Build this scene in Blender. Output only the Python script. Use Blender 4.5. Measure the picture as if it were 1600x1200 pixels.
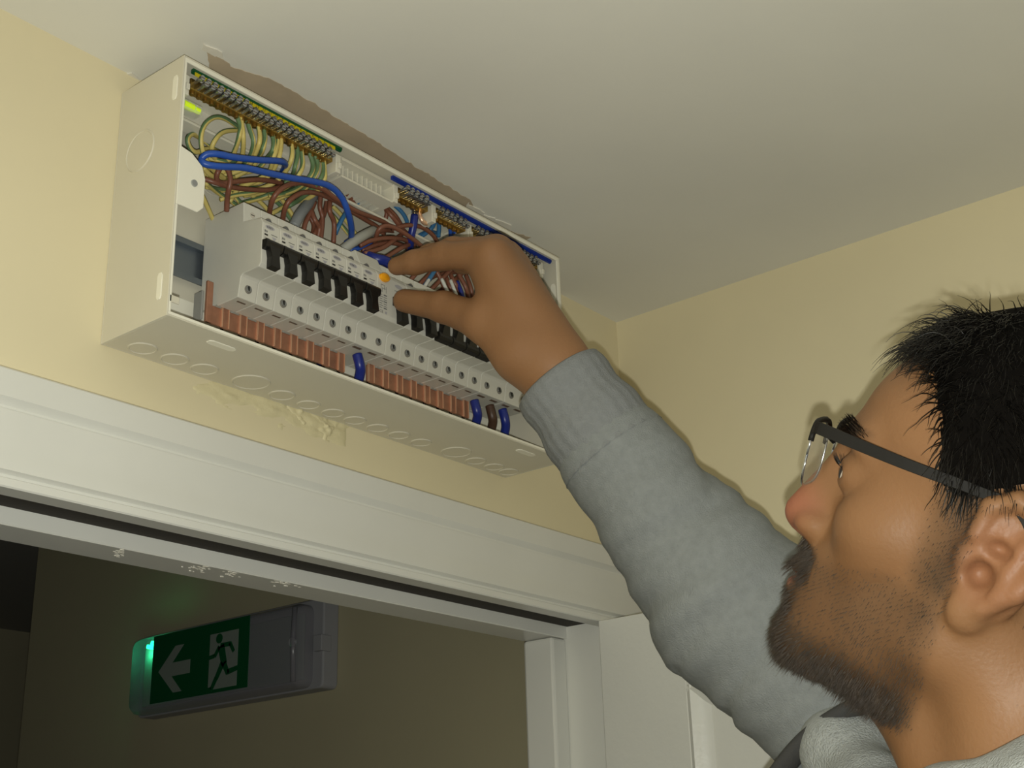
import bpy, bmesh, math, random
import numpy as np
from mathutils import Vector, Matrix, Euler
for o in list(bpy.data.objects): bpy.data.objects.remove(o)
scene = bpy.context.scene
COL = scene.collection
ZF = 2.06                       # floor level: local z = 0 is the underside of the consumer unit
random.seed(4); RNG = np.random.default_rng(4)

# ------------------------------------------------------------------ camera
FPX = 2109.34
def _rx(t): return np.array([[1,0,0],[0,math.cos(t),-math.sin(t)],[0,math.sin(t),math.cos(t)]])
def _ry(t): return np.array([[math.cos(t),0,math.sin(t)],[0,1,0],[-math.sin(t),0,math.cos(t)]])
def _rz(t): return np.array([[math.cos(t),-math.sin(t),0],[math.sin(t),math.cos(t),0],[0,0,1]])
RC = _rz(-0.89762) @ _rx(math.pi/2 + 0.3667) @ _rz(-0.03189)
CC = np.array([-0.5218, -0.7994, -0.3894])
cam = bpy.data.cameras.new('camera'); camo = bpy.data.objects.new('camera', cam); COL.objects.link(camo)
M4 = Matrix.Identity(4)
for i in range(3):
    for j in range(3): M4[i][j] = RC[i, j]
M4[0][3], M4[1][3], M4[2][3] = CC[0], CC[1], CC[2] + ZF
camo.matrix_world = M4
cam.sensor_fit = 'HORIZONTAL'; cam.sensor_width = 36.0; cam.lens = 36.0 * FPX / 1600.0
cam.clip_start = 0.02; cam.clip_end = 50
scene.camera = camo
# world: a little ambient light of a dim house at night
w = bpy.data.worlds.new('world'); scene.world = w; w.use_nodes = True
w.node_tree.nodes['Background'].inputs[0].default_value = (1.0, 0.93, 0.78, 1)
w.node_tree.nodes['Background'].inputs[1].default_value = 0.19
# phone flash: sits just under the lens
fl = bpy.data.lights.new('phone_flash', 'POINT'); flo = bpy.data.objects.new('phone_flash', fl); COL.objects.link(flo)
fl.energy = 22.0; fl.color = (0.985, 1.0, 0.915); fl.shadow_soft_size = 0.004
_fp = CC + RC @ np.array([0.001, -0.019, 0.004]); flo.location = (_fp[0], _fp[1], _fp[2] + ZF)
vs = scene.view_settings
vs.view_transform = 'Standard'; vs.look = 'None'; vs.gamma = 1.0; vs.use_curve_mapping = False; vs.exposure = 0.0

def ray(u, v): return RC @ np.array([(u-800)/FPX, -(v-600)/FPX, -1.0])
def at(u, v, d): return CC + ray(u, v)*d
def aty(u, v, y): r = ray(u, v); return CC + r*(y-CC[1])/r[1]
def atx(u, v, x): r = ray(u, v); return CC + r*(x-CC[0])/r[0]
def atz(u, v, z): r = ray(u, v); return CC + r*(z-CC[2])/r[2]

# ------------------------------------------------------------------ materials
def s2l(c): return tuple((x/12.92 if x <= .04045 else ((x+.055)/1.055)**2.4) for x in [k/255. for k in c])
MATS = {}
def mat(name, rgb, rough=.5, metal=0., noise=0., nscale=30., bump=0., bscale=200., emit=0., spec=.5, alpha=1., trans=0., coat=0.):
    if name in MATS: return MATS[name]
    m = bpy.data.materials.new(name); m.use_nodes = True; nt = m.node_tree; b = nt.nodes['Principled BSDF']
    c = (*s2l(rgb), 1)
    b.inputs['Base Color'].default_value = c; b.inputs['Roughness'].default_value = rough; b.inputs['Metallic'].default_value = metal
    b.inputs['Specular IOR Level'].default_value = spec
    if coat: b.inputs['Coat Weight'].default_value = coat; b.inputs['Coat Roughness'].default_value = .15
    if trans: b.inputs['Transmission Weight'].default_value = trans
    if alpha < 1: b.inputs['Alpha'].default_value = alpha
    if emit: b.inputs['Emission Color'].default_value = c; b.inputs['Emission Strength'].default_value = emit
    tc = nt.nodes.new('ShaderNodeTexCoord')
    if noise:
        n = nt.nodes.new('ShaderNodeTexNoise'); n.inputs['Scale'].default_value = nscale; n.inputs['Detail'].default_value = 6
        nt.links.new(tc.outputs['Object'], n.inputs['Vector'])
        r = nt.nodes.new('ShaderNodeValToRGB'); nt.links.new(n.outputs['Fac'], r.inputs['Fac'])
        r.color_ramp.elements[0].position = .3; r.color_ramp.elements[1].position = .7
        r.color_ramp.elements[0].color = tuple(max(0, x*(1-noise)) for x in c[:3])+(1,)
        r.color_ramp.elements[1].color = tuple(min(1, x*(1+noise)) for x in c[:3])+(1,)
        nt.links.new(r.outputs['Color'], b.inputs['Base Color'])
    if bump:
        n2 = nt.nodes.new('ShaderNodeTexNoise'); n2.inputs['Scale'].default_value = bscale; n2.inputs['Detail'].default_value = 4
        nt.links.new(tc.outputs['Object'], n2.inputs['Vector'])
        bp = nt.nodes.new('ShaderNodeBump'); bp.inputs['Strength'].default_value = bump; bp.inputs['Distance'].default_value = .002
        nt.links.new(n2.outputs['Fac'], bp.inputs['Height']); nt.links.new(bp.outputs['Normal'], b.inputs['Normal'])
    MATS[name] = m; return m
CREAM = mat('cream_paint', (225, 214, 180), .55, noise=.03, nscale=6, bump=.05, bscale=40)
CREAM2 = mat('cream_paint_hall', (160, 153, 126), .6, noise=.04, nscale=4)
CEIL = mat('ceiling_paint', (226, 225, 217), .75, noise=.03, nscale=5, bump=.08, bscale=60)
GLOSS = mat('white_gloss_paint', (218, 218, 212), .3, noise=.02, nscale=12, bump=.03, bscale=30)
DOORP = mat('door_paint', (214, 214, 208), .35, noise=.02, nscale=10, bump=.12, bscale=160)
DKSTRIP = mat('dark_brown_strip', (42, 36, 28), .8)
PLAST = mat('bare_plaster', (186, 170, 146), .85, noise=.10, nscale=25, bump=.1)
FILL = mat('filler_white', (226, 222, 210), .8, noise=.05, nscale=60, bump=.2)
PUTTY = mat('cream_putty', (221, 211, 172), .5, noise=.03, nscale=55, bump=.35, bscale=120)
BOXW = mat('box_enamel', (208, 203, 186), .32, noise=.012, nscale=20, bump=.03, bscale=600)
BOXB = mat('box_enamel_bright', (236, 233, 218), .3)
WPL = mat('white_plastic', (222, 218, 202), .45, noise=.02, nscale=60)
MCBW = mat('breaker_plastic', (204, 202, 192), .38, noise=.015, nscale=80)
MCBB = mat('breaker_plastic_base', (190, 184, 172), .5, noise=.03, nscale=80)
BLACK = mat('black_plastic', (22, 21, 19), .4)
MARK = mat('print_grey', (92, 92, 92), .6)
MARKL = mat('print_lilac', (168, 166, 170), .6)
SCRRIM = mat('screw_well', (128,124,116), .6)
DARK = mat('slot_dark', (104, 86, 72), .8)
ZINC = mat('zinc_steel', (186, 190, 196), .22, .95)
RAILM = mat('rail_steel', (132, 140, 148), .35, .8)
BRASS = mat('brass', (176, 146, 82), .3, .9, noise=.15, nscale=300)
COPPER = mat('copper', (172, 124, 100), .4, .5, noise=.14, nscale=120)
COPPERB = mat('copper_bright', (238, 196, 164), .3, .6)
YEL = mat('earth_yellow', (208, 190, 112), .45); GRN = mat('earth_green', (98, 126, 88), .45)
BRN = mat('brown_pvc', (122, 76, 58), .4, noise=.06, nscale=40); BLU = mat('blue_pvc', (38, 82, 172), .38)
LBL = mat('light_blue_pvc', (58, 112, 156), .42); DBL = mat('dark_blue_pvc', (26, 42, 124), .35)
GRY = mat('grey_pvc', (128, 132, 134), .45); DBRN = mat('dark_brown_pvc', (70, 48, 36), .45); WHT = mat('white_pvc', (206, 206, 200), .5)
SGREEN = mat('strip_green', (12, 84, 44), .5); SYEL = mat('strip_yellow', (214, 196, 30), .5); SBLUE = mat('strip_blue', (20, 52, 150), .5)
AMBER = mat('amber_button', (240, 164, 24), .3)
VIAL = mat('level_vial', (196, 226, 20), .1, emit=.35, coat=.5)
FLOORM = mat('floor_carpet', (110, 100, 88), .9, noise=.1, nscale=200)
WOOD = mat('step_wood', (160, 128, 88), .6, noise=.12, nscale=14)
EXG = mat('sign_green', (6, 74, 40), .45); EXW = mat('sign_white', (118, 128, 120), .6)
EXB = mat('sign_base', (136, 136, 140), .5)
LEDG = mat('green_led', (20, 255, 130), .3, emit=14.)
def clear_mat(name, rgb, fac, rough):
    m = bpy.data.materials.new(name); m.use_nodes = True; nt = m.node_tree; b = nt.nodes['Principled BSDF']
    b.inputs['Base Color'].default_value = (*s2l(rgb), 1); b.inputs['Roughness'].default_value = rough
    t = nt.nodes.new('ShaderNodeBsdfTransparent'); mx = nt.nodes.new('ShaderNodeMixShader'); mx.inputs[0].default_value = fac
    nt.links.new(t.outputs[0], mx.inputs[1]); nt.links.new(b.outputs[0], mx.inputs[2])
    nt.links.new(mx.outputs[0], nt.nodes['Material Output'].inputs['Surface']); return m
COVER = clear_mat('frosted_cover', (128, 127, 134), .55, .18)
LENS = clear_mat('lens_glass', (225, 228, 222), .16, .03)
CLEAR = clear_mat('clear_plastic', (225, 225, 215), .35, .1)
FABRIC = mat('grey_jersey', (130, 134, 135), .92, noise=.07, nscale=160, bump=.5, bscale=900, spec=.15)
RIB = mat('grey_rib', (126, 129, 131), .92, noise=.06, nscale=200, bump=.5, bscale=900, spec=.15)
FLEECE = mat('light_fleece', (168, 172, 172), .95, noise=.09, nscale=220, bump=.9, bscale=700, spec=.1)
TAPE = mat('charcoal_tape', (62, 62, 62), .9, bump=.3, bscale=900)
DENIM = mat('dark_denim', (44, 50, 66), .9, noise=.1, nscale=200); SHOE = mat('black_leather', (30, 28, 26), .5)
HAIR = mat('black_hair', (20, 17, 14), .38, noise=.25, nscale=120)
BEARD = mat('beard_hair', (62, 50, 38), .45, noise=.5, nscale=160)
FRAMEM = mat('dark_spectacle', (24, 22, 20), .6, spec=.25)
EYEW = mat('eye_white', (206, 196, 184), .2); EYEI = mat('eye_iris', (40, 24, 16), .15)

# ------------------------------------------------------------------ mesh helpers
class MB:
    def __init__(s): s.v = []; s.f = []; s.m = []
    def add(s, vs, fs, mi=0):
        b = len(s.v); s.v += [tuple(float(c) for c in p) for p in vs]
        s.f += [tuple(i+b for i in f) for f in fs]; s.m += [mi]*len(fs); return s
    def box(s, lo, hi, mi=0):
        x0, y0, z0 = lo; x1, y1, z1 = hi
        return s.add([(x0,y0,z0),(x1,y0,z0),(x1,y1,z0),(x0,y1,z0),(x0,y0,z1),(x1,y0,z1),(x1,y1,z1),(x0,y1,z1)],
                     [(0,3,2,1),(4,5,6,7),(0,1,5,4),(1,2,6,5),(2,3,7,6),(3,0,4,7)], mi)
    def prism(s, poly, f0, f1, mi=0):           # poly: 2d points; f0/f1 map a 2d point to the two ends
        n = len(poly); a = [f0(p) for p in poly]; b = [f1(p) for p in poly]
        return s.add(a+b, [tuple(range(n))[::-1], tuple(range(n, 2*n))] + [(i, (i+1) % n, n+(i+1) % n, n+i) for i in range(n)], mi)
    def cyl(s, p0, p1, r0, r1=None, n=12, mi=0):
        r1 = r0 if r1 is None else r1
        p0 = np.array(p0, float); p1 = np.array(p1, float); d = p1-p0; d /= np.linalg.norm(d)
        a = np.cross(d, (0,0,1) if abs(d[2]) < .9 else (1,0,0)); a /= np.linalg.norm(a); b = np.cross(d, a)
        an = [2*math.pi*i/n for i in range(n)]
        A = [p0+r0*(math.cos(t)*a+math.sin(t)*b) for t in an]; B = [p1+r1*(math.cos(t)*a+math.sin(t)*b) for t in an]
        return s.add(A+B, [tuple(range(n))[::-1], tuple(range(n, 2*n))]+[(i, (i+1) % n, n+(i+1) % n, n+i) for i in range(n)], mi)
    def tube(s, pts, r, n=8, mi=0, caps=True, stripe=None, twist=0., flat=1., phase=0.):
        P = np.array(pts, float); T = np.gradient(P, axis=0); T /= np.linalg.norm(T, axis=1)[:, None]+1e-12
        a = np.cross(T[0], (0,0,1) if abs(T[0][2]) < .9 else (1,0,0)); a /= np.linalg.norm(a)
        rr = r if hasattr(r, '__len__') else [r]*len(P); b0 = len(s.v); vs = []
        for i in range(len(P)):
            a = a - T[i]*(a@T[i]); a /= np.linalg.norm(a)+1e-12; b = np.cross(T[i], a)
            for k in range(n):
                t = 2*math.pi*k/n + twist*i + phase
                vs.append(P[i]+rr[i]*(math.cos(t)*a+flat*math.sin(t)*b))
        fs = []; ms = []
        for i in range(len(P)-1):
            for k in range(n):
                fs.append((i*n+k, i*n+(k+1) % n, (i+1)*n+(k+1) % n, (i+1)*n+k)); ms.append(stripe if (stripe is not None and k < n*.3) else mi)
        if caps:
            fs += [tuple(range(n))[::-1], tuple((len(P)-1)*n+k for k in range(n))]; ms += [mi, mi]
        s.v += [tuple(p) for p in vs]; s.f += [tuple(i+b0 for i in f) for f in fs]; s.m += ms
        return s
ORG = {}
def obj(name, mb, mats, parent=None, smooth=False, bevel=0., org=None):
    if not isinstance(mats, (list, tuple)): mats = [mats]
    V = np.array(mb.v)
    if parent is not None: o0 = np.array(ORG[parent.name])
    else:
        o0 = np.array(org) if org is not None else np.array([(V[:,0].min()+V[:,0].max())/2, (V[:,1].min()+V[:,1].max())/2, V[:,2].min()])
    me = bpy.data.meshes.new(name); me.from_pydata((V-o0).tolist(), [], mb.f)
    for m in mats: me.materials.append(m)
    me.polygons.foreach_set('material_index', mb.m)
    if smooth is True: me.polygons.foreach_set('use_smooth', [True]*len(me.polygons))
    me.update()
    o = bpy.data.objects.new(name, me); COL.objects.link(o)
    if parent is not None: o.parent = parent
    else: o.location = o0
    ORG[o.name] = tuple(o0)
    bmx = bmesh.new(); bmx.from_mesh(me); bmesh.ops.recalc_face_normals(bmx, faces=bmx.faces); bmx.to_mesh(me); bmx.free()
    if smooth == 'auto':
        me.polygons.foreach_set('use_smooth', [True]*len(me.polygons)); me.set_sharp_from_angle(angle=math.radians(38))
    if bevel:
        b = o.modifiers.new('bevel', 'BEVEL'); b.width = bevel; b.segments = 2; b.limit_method = 'ANGLE'; b.harden_normals = False
    return o
def thing(name, label, cat, org, group=None):
    o = bpy.data.objects.new(name, None); COL.objects.link(o); o.location = org; o.empty_display_size = .02
    ORG[o.name] = tuple(org); return tag(o, label, cat, group)
def tag(o, label, cat, group=None):
    o['label'] = label; o['category'] = cat
    if group: o['group'] = group
    return o
def struct(o): o['kind'] = 'structure'; return o
def copy_tree(root, delta):
    def rec(o, par):
        c = o.copy(); COL.objects.link(c); c.parent = par; ORG[c.name] = tuple(np.array(ORG[o.name])+np.array(delta))
        for ch in o.children: rec(ch, c)
        return c
    r = rec(root, None); r.location = Vector(root.location)+Vector(delta); return r
def catmull(pts, sub=6):
    P = np.array(pts, float); P = np.vstack([2*P[0]-P[1], P, 2*P[-1]-P[-2]]); out = []
    for i in range(1, len(P)-2):
        for t in np.linspace(0, 1, sub, endpoint=False):
            a, b, c, d = P[i-1], P[i], P[i+1], P[i+2]
            out.append(.5*((2*b)+(-a+c)*t+(2*a-5*b+4*c-d)*t*t+(-a+3*b-3*c+d)*t**3))
    out.append(P[-2]); return np.array(out)
def text_mesh(txt, size, fn, mb, mi=0):
    cu = bpy.data.curves.new('t', 'FONT'); cu.body = txt; cu.size = size; cu.resolution_u = 2; cu.align_x = 'CENTER'
    o = bpy.data.objects.new('t', cu); COL.objects.link(o); bpy.context.view_layer.update()
    me = o.to_mesh(); vs = [fn((v.co.x, v.co.y)) for v in me.vertices]; fs = [tuple(p.vertices) for p in me.polygons]
    if vs: mb.add(vs, fs, mi)
    o.to_mesh_clear(); bpy.data.objects.remove(o); bpy.data.curves.remove(cu)

# ================================================================== THE ROOM
W, H, D = .466, .2143, .0778           # consumer unit tray
ZC, XW = .2345, .678                   # ceiling height, right wall
FL = -ZF
ZSOF = -.1185                          # underside of the door lining head
XJ = .615                              # right face of the door opening
XJL = -.15                             # left side of the opening
# wall over and beside the door
m = MB()
m.box((-1.6, 0, ZSOF+.02), (XW, .09, ZC))
m.box((-1.6, 0, FL), (XJL-.02, .09, ZSOF+.02))
m.box((XJ+.02, 0, FL), (XW, .09, ZSOF+.02))
wf = struct(obj('wall_front', m, CREAM))
m = MB().box((XW, -2.6, FL), (XW+.1, .09, ZC)); wr = struct(obj('wall_right', m, CREAM))
m = MB().box((-1.7, -2.6, ZC), (XW+.1, .09, ZC+.05)); ce = struct(obj('ceiling', m, CEIL))
m = MB().box((-1.7, -2.6, FL-.05), (2.6, 2.4, FL)); struct(obj('floor', m, FLOORM))
m = MB().box((-1.7, -2.6, FL), (-1.6, .09, ZC)); struct(obj('wall_left', m, CREAM))
# hall behind the door
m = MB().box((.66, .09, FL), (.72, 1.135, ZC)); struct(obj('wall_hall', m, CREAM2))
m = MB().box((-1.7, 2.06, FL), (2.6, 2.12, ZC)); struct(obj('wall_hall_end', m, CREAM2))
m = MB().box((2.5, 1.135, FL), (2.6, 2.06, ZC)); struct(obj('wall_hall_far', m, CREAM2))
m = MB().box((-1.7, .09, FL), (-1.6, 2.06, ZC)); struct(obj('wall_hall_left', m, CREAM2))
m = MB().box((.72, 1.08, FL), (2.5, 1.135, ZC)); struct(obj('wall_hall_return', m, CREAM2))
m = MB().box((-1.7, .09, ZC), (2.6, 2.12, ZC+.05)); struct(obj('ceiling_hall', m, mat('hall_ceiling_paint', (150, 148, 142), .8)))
# paint line along the ceiling edge: a slightly wavy bead of paint
# architrave: moulded head and one leg
prof = [(0,-.046),(-.017,-.046),(-.0185,-.0475),(-.0185,-.0665),(-.0140,-.0712),(-.0140,-.0735),(-.0185,-.0750),(-.018,-.082),(-.016,-.094),(-.0168,-.104),
        (-.0185,-.112),(-.0185,-.1160),(-.0145,-.1180),(-.0145,-.1200),(-.0178,-.1215),(-.0175,-.1265),(-.0165,-.1275),(0,-.1275)]
m = MB().prism(prof, lambda p: (XJL-.1, p[0], p[1]), lambda p: (XW-.0005, p[0], p[1]))
struct(obj('trim_1', m, GLOSS, smooth='auto'))
m = MB().box((XJ+.008, -.0165, FL), (XW-.0005, 0, -.1278)); struct(obj('trim_2', m, GLOSS, bevel=.001))
m = MB().box((XJL-.08, -.0165, FL), (XJL-.008, 0, -.1278)); struct(obj('trim_3', m, GLOSS, bevel=.001))
# lining: head, two jambs, stops
m = MB().box((XJL-.02, .0005, ZSOF), (XJ+.02, .0895, ZSOF+.0195))
t4 = struct(obj('trim_4', m, GLOSS, bevel=.0008))
m = MB().box((XJL, .014, ZSOF-.0025), (XJ, .0435, ZSOF+.002)); obj('dark_strip', m, DKSTRIP, t4)  # dark brown strip across the underside of the lining head, ahead of the stop
stp = [(.0445,ZSOF),(.0445,-.1325),(.0455,-.1335),(.083,-.1335),(.0845,-.132),(.0845,ZSOF)]
m = MB().prism(stp, lambda p: (XJL, p[0], p[1]), lambda p: (XJ, p[0], p[1])); obj('door_stop', m, GLOSS, t4)
# scuffs of bare plaster dust on the stop underside
m = MB()
for (u0, u1, v0) in ((285,335,888),(345,372,897),(420,470,912),(180,195,864)):
    for k in range(26):
        c = atz(random.gauss((u0+u1)/2, (u1-u0)/4), v0+random.gauss(0, 3), -.1336)
        if not (.047 < c[1] < .082): continue
        rr = random.uniform(.0004, .0013)
        m.prism([(c[0]+rr*1.8*math.cos(a), c[1]+rr*math.sin(a)) for a in [2*math.pi*i/7+k for i in range(7)]], lambda p: (p[0], p[1], -.1334), lambda p: (p[0], p[1], -.1336-.00002*k))
if m.v: obj('plaster_scuff', m, FILL, t4)
t5 = struct(obj('trim_5', MB().box((XJ, .0005, FL), (XJ+.0195, .0895, ZSOF-.0002)), GLOSS, bevel=.001))
obj('door_stop', MB().box((.5905, .0455, FL), (XJ, .084, -.1338)), GLOSS, t5, bevel=.003)
t6 = struct(obj('trim_6', MB().box((XJL-.0195, .0005, FL), (XJL, .0895, ZSOF-.0002)), GLOSS, bevel=.001))
obj('door_stop', MB().box((XJL, .0455, FL), (XJL+.015, .084, -.1338)), GLOSS, t6, bevel=.001)
# open door leaf with sunk panels and beads
def door_leaf():
    x0, x1 = .585, .6215; zt = -.1277; zb = FL+.006; y1 = -.0175; y0 = -.779
    root = bpy.data.objects.new('door_1', None); COL.objects.link(root); root.location = (x0, y1, zb); ORG['door_1'] = (x0, y1, zb); struct(root)
    ym = (y0+y1)/2
    rows = [(zt-.075, zt-.62), (zt-.72, zt-1.02), (zt-1.2, zb+.18)]
    m = MB(); m.box((x0, y1-.098, zb), (x1, y1, zt)); m.box((x0, y0, zb), (x1, y0+.098, zt)); m.box((x0, ym-.05, zb), (x1, ym+.05, zt))
    obj('stile', m, DOORP, root, bevel=.0012)
    zs = [zt]+[z for r in rows for z in r]+[zb]
    for k in range(0, len(zs), 2):
        for (ya, yb) in ((y0+.098, ym-.05), (ym+.05, y1-.098)):
            obj('rail', MB().box((x0, ya, zs[k+1]), (x1, yb, zs[k])), DOORP, root)
    for (za, zb2) in rows:
        for (ya, yb) in ((y0+.098, ym-.05), (ym+.05, y1-.098)):
            obj('panel', MB().box((x0+.009, ya, zb2), (x1-.009, yb, za)), DOORP, root)
            for s in (0, 1):
                xf = x0 if s == 0 else x1; dx = 1 if s == 0 else -1
                m = MB()
                pr = [(0, .0),(-.002,.004),(.001,.009),(.004,.016),(.009,.02),(.009,0)]
                for (A, B, n) in (((ya, za), (yb, za), (0, -1)), ((ya, zb2), (yb, zb2), (0, 1)), ((ya, zb2), (ya, za), (1, 0)), ((yb, zb2), (yb, za), (-1, 0))):
                    m.prism(pr, lambda p: (xf+dx*p[0], A[0]+n[0]*p[1], A[1]+n[1]*p[1]), lambda p: (xf+dx*p[0], B[0]+n[0]*p[1], B[1]+n[1]*p[1]))
                obj('panel_moulding', m, DOORP, root, smooth='auto')
door_leaf()

# bare plaster and filler along the unit on the ceiling; putty under the unit on the wall
def patch(name, px, fn, normal, mat_, parent, rag=.0025, th=.0005):
    P = np.array([fn(u, v) for u, v in px]); out = []
    for i in range(len(P)):
        a, b = P[i], P[(i+1) % len(P)]; n = max(2, int(np.linalg.norm(b-a)/.004))
        for k in range(n): out.append(a+(b-a)*k/n+RNG.normal(0, rag, 3))
    Q = np.array(out); nn = np.array(normal, float); ax = int(np.argmax(abs(nn))); base = P[0][ax]
    Q0 = Q.copy(); Q0[:, ax] = base+nn[ax]*1e-4; Q1 = Q.copy(); Q1[:, ax] = base+nn[ax]*th
    n = len(Q); m = MB().add(list(Q0)+list(Q1), [tuple(range(n)), tuple(range(n, 2*n))]+[(i, (i+1) % n, n+(i+1) % n, n+i) for i in range(n)])
    return obj(name, m, mat_, parent)
cz = lambda u, v: atz(u, v, ZC)
patch('bare_plaster_patch', [(322,74),(345,88),(360,104),(420,122),(470,148),(520,180),(580,215),(640,255),(690,285),(735,312),(742,330),(690,330),(600,280),(480,215),(330,125)], cz, (0,0,-1), PLAST, ce, .0006)
patch('bare_plaster_patch', [(765,352),(800,362),(828,370),(815,378),(780,372),(758,362)], cz, (0,0,-1), PLAST, ce, .0008)
patch('filler_patch', [(732,315),(760,335),(800,352),(795,368),(770,372),(735,340),(725,325)], cz, (0,0,-1), FILL, ce, .001, .0011)
patch('filler_patch', [(318,66),(345,80),(352,92),(335,86),(316,76)], cz, (0,0,-1), FILL, ce, .001, .0011)
patch('filler_patch', [(196,116),(205,112),(220,124),(216,130),(205,126)], cz, (0,0,-1), FILL, ce, .0006, .0011)
def putty(px, seed, hmax):
    cx = np.array([aty(u, v, 0) for u, v in px]); lo = cx.min(0); hi = cx.max(0)
    n = 46; k = 22; rg = np.random.default_rng(seed); g = rg.normal(0, 1, (9, 17)); m = MB(); vs = []
    poly = cx[:, [0, 2]]
    def inside(x, z):
        c = False; j = len(poly)-1; dm = 9
        for i in range(len(poly)):
            xi, zi = poly[i]; xj, zj = poly[j]
            if ((zi > z) != (zj > z)) and x < (xj-xi)*(z-zi)/(zj-zi)+xi: c = not c
            t = max(0, min(1, ((x-xi)*(xj-xi)+(z-zi)*(zj-zi))/((xj-xi)**2+(zj-zi)**2+1e-12))); dm = min(dm, math.hypot(x-xi-t*(xj-xi), z-zi-t*(zj-zi))); j = i
        return dm if c else -dm
    for b in range(k+1):
        for a in range(n+1):
            x = lo[0]+(hi[0]-lo[0])*a/n; z = lo[2]+(hi[2]-lo[2])*b/k; d = inside(x, z)
            fx = a/n*15.99; fz = b/k*7.99; ix, iz = int(fx), int(fz); tx, tz = fx-ix, fz-iz; tx = tx*tx*(3-2*tx); tz = tz*tz*(3-2*tz)
            nn = (g[iz,ix]*(1-tx)+g[iz,ix+1]*tx)*(1-tz)+(g[iz+1,ix]*(1-tx)+g[iz+1,ix+1]*tx)*tz
            d = d+.0025*nn-.001 if d < .012 else d; h = min(1, max(0, d)/.012)*hmax*(.5+.45*nn); vs.append((x, -max(h, -.0005 if d > 0 else -1)-(.0002 if d > 0 else -.0015), z))
    fs = [(b*(n+1)+a, b*(n+1)+a+1, (b+1)*(n+1)+a+1, (b+1)*(n+1)+a) for b in range(k) for a in range(n)]
    m.add(vs, fs); return obj('putty_smear', m, PUTTY, wf, smooth=True)
putty([(290,600),(330,590),(420,622),(500,645),(545,655),(540,700),(500,690),(470,672),(380,640),(330,632)], 3, .0014)
putty([(440,625),(530,652),(528,690),(505,688),(480,662),(450,645)], 8, .0026)

# ================================================================== CONSUMER UNIT (tray with its cover off)
cu = thing('consumer_unit', 'open white metal consumer unit with its cover off above the door', 'fuse box', (W/2, -D/2, 0))
T = .0014
m = MB()
m.box((0, -.0016, 0), (W, -.0001, H))                         # back
m.box((0, -D, 0), (T, -.0016, H)); m.box((W-T, -D, 0), (W, -.0016, H))
m.box((T, -D, 0), (W-T, -.0016, T)); m.box((T, -D, H-T), (W-T, -.0016, H))
obj('tray', m, BOXW, cu, bevel=.0004)
# rolled front rims
m = MB().box((T, -D, T), (W-T, -D+.0012, T+.0022)); m.box((T, -D, H-T-.0035), (W-T, -D+.0012, H-T))
m.box((T, -D, T+.0022), (T+.0018, -D+.0012, .088)); m.box((T, -D, .1355), (T+.0018, -D+.0012, H-T-.0035)); m.box((W-T-.004, -D, T+.002), (W-T, -D+.0012, H-T-.0035))
obj('rim', m, BOXB, cu, bevel=.0003)
# folded lug with screw
lug = [(.0014,.088),(.006,.0885),(.0205,.0885),(.0255,.094),(.0258,.118),(.0225,.1275),(.0125,.1345),(.0014,.1365)]
lg = obj('fixing_lug', MB().prism(lug, lambda p: (p[0], -D-.0004, p[1]), lambda p: (p[0], -D+.0012, p[1])), BOXB, cu, bevel=.0004)
sc = obj('lug_screw', MB().cyl((.0158, -D-.0014, .1105), (.0158, -D, .1105), .0026, .003, 14), ZINC, lg)
lug2 = [(W-.0014,.088),(W-.02,.0885),(W-.0255,.094),(W-.0258,.118),(W-.0225,.1275),(W-.0014,.1365)]
obj('fixing_lug', MB().prism(lug2, lambda p: (p[0], -D-.0004, p[1]), lambda p: (p[0], -D+.0012, p[1])), BOXB, cu, bevel=.0004)
# corner tabs at lower left
obj('corner_tab', MB().box((T, -D, .011), (.010, -D+.0010, .0165)), BOXW, cu, bevel=.0004)
# press-out slots that take the cover clips
def lozenge(L, w): return [(-L,-w*.55),(-L*.75,-w),(L*.75,-w),(L,-w*.55),(L,w*.55),(L*.75,w),(-L*.75,w),(-L,w*.55)]
for (y, z) in ((-.0694, .1888), (-.0672, .0252)):
    obj('clip_slot', MB().prism(lozenge(.0105, .0028), lambda p: (-.0006, y+p[1], z+p[0]), lambda p: (.0004, y+p[1], z+p[0])), BOXB, cu, bevel=.0003)
    obj('clip_slot', MB().prism(lozenge(.0105, .0028), lambda p: (W-T-.0006, y+p[1], z+p[0]-.012), lambda p: (W-T+.0002, y+p[1], z+p[0]-.012)), BOXB, cu, bevel=.0003)
for (x, y) in ((.0615, -.0617), (.4173, -.0640)):
    obj('clip_slot', MB().prism(lozenge(.0125, .0035), lambda p: (x+p[0], y+p[1], -.0006), lambda p: (x+p[0], y+p[1], .0004)), BOXB, cu, bevel=.0003)
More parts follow.
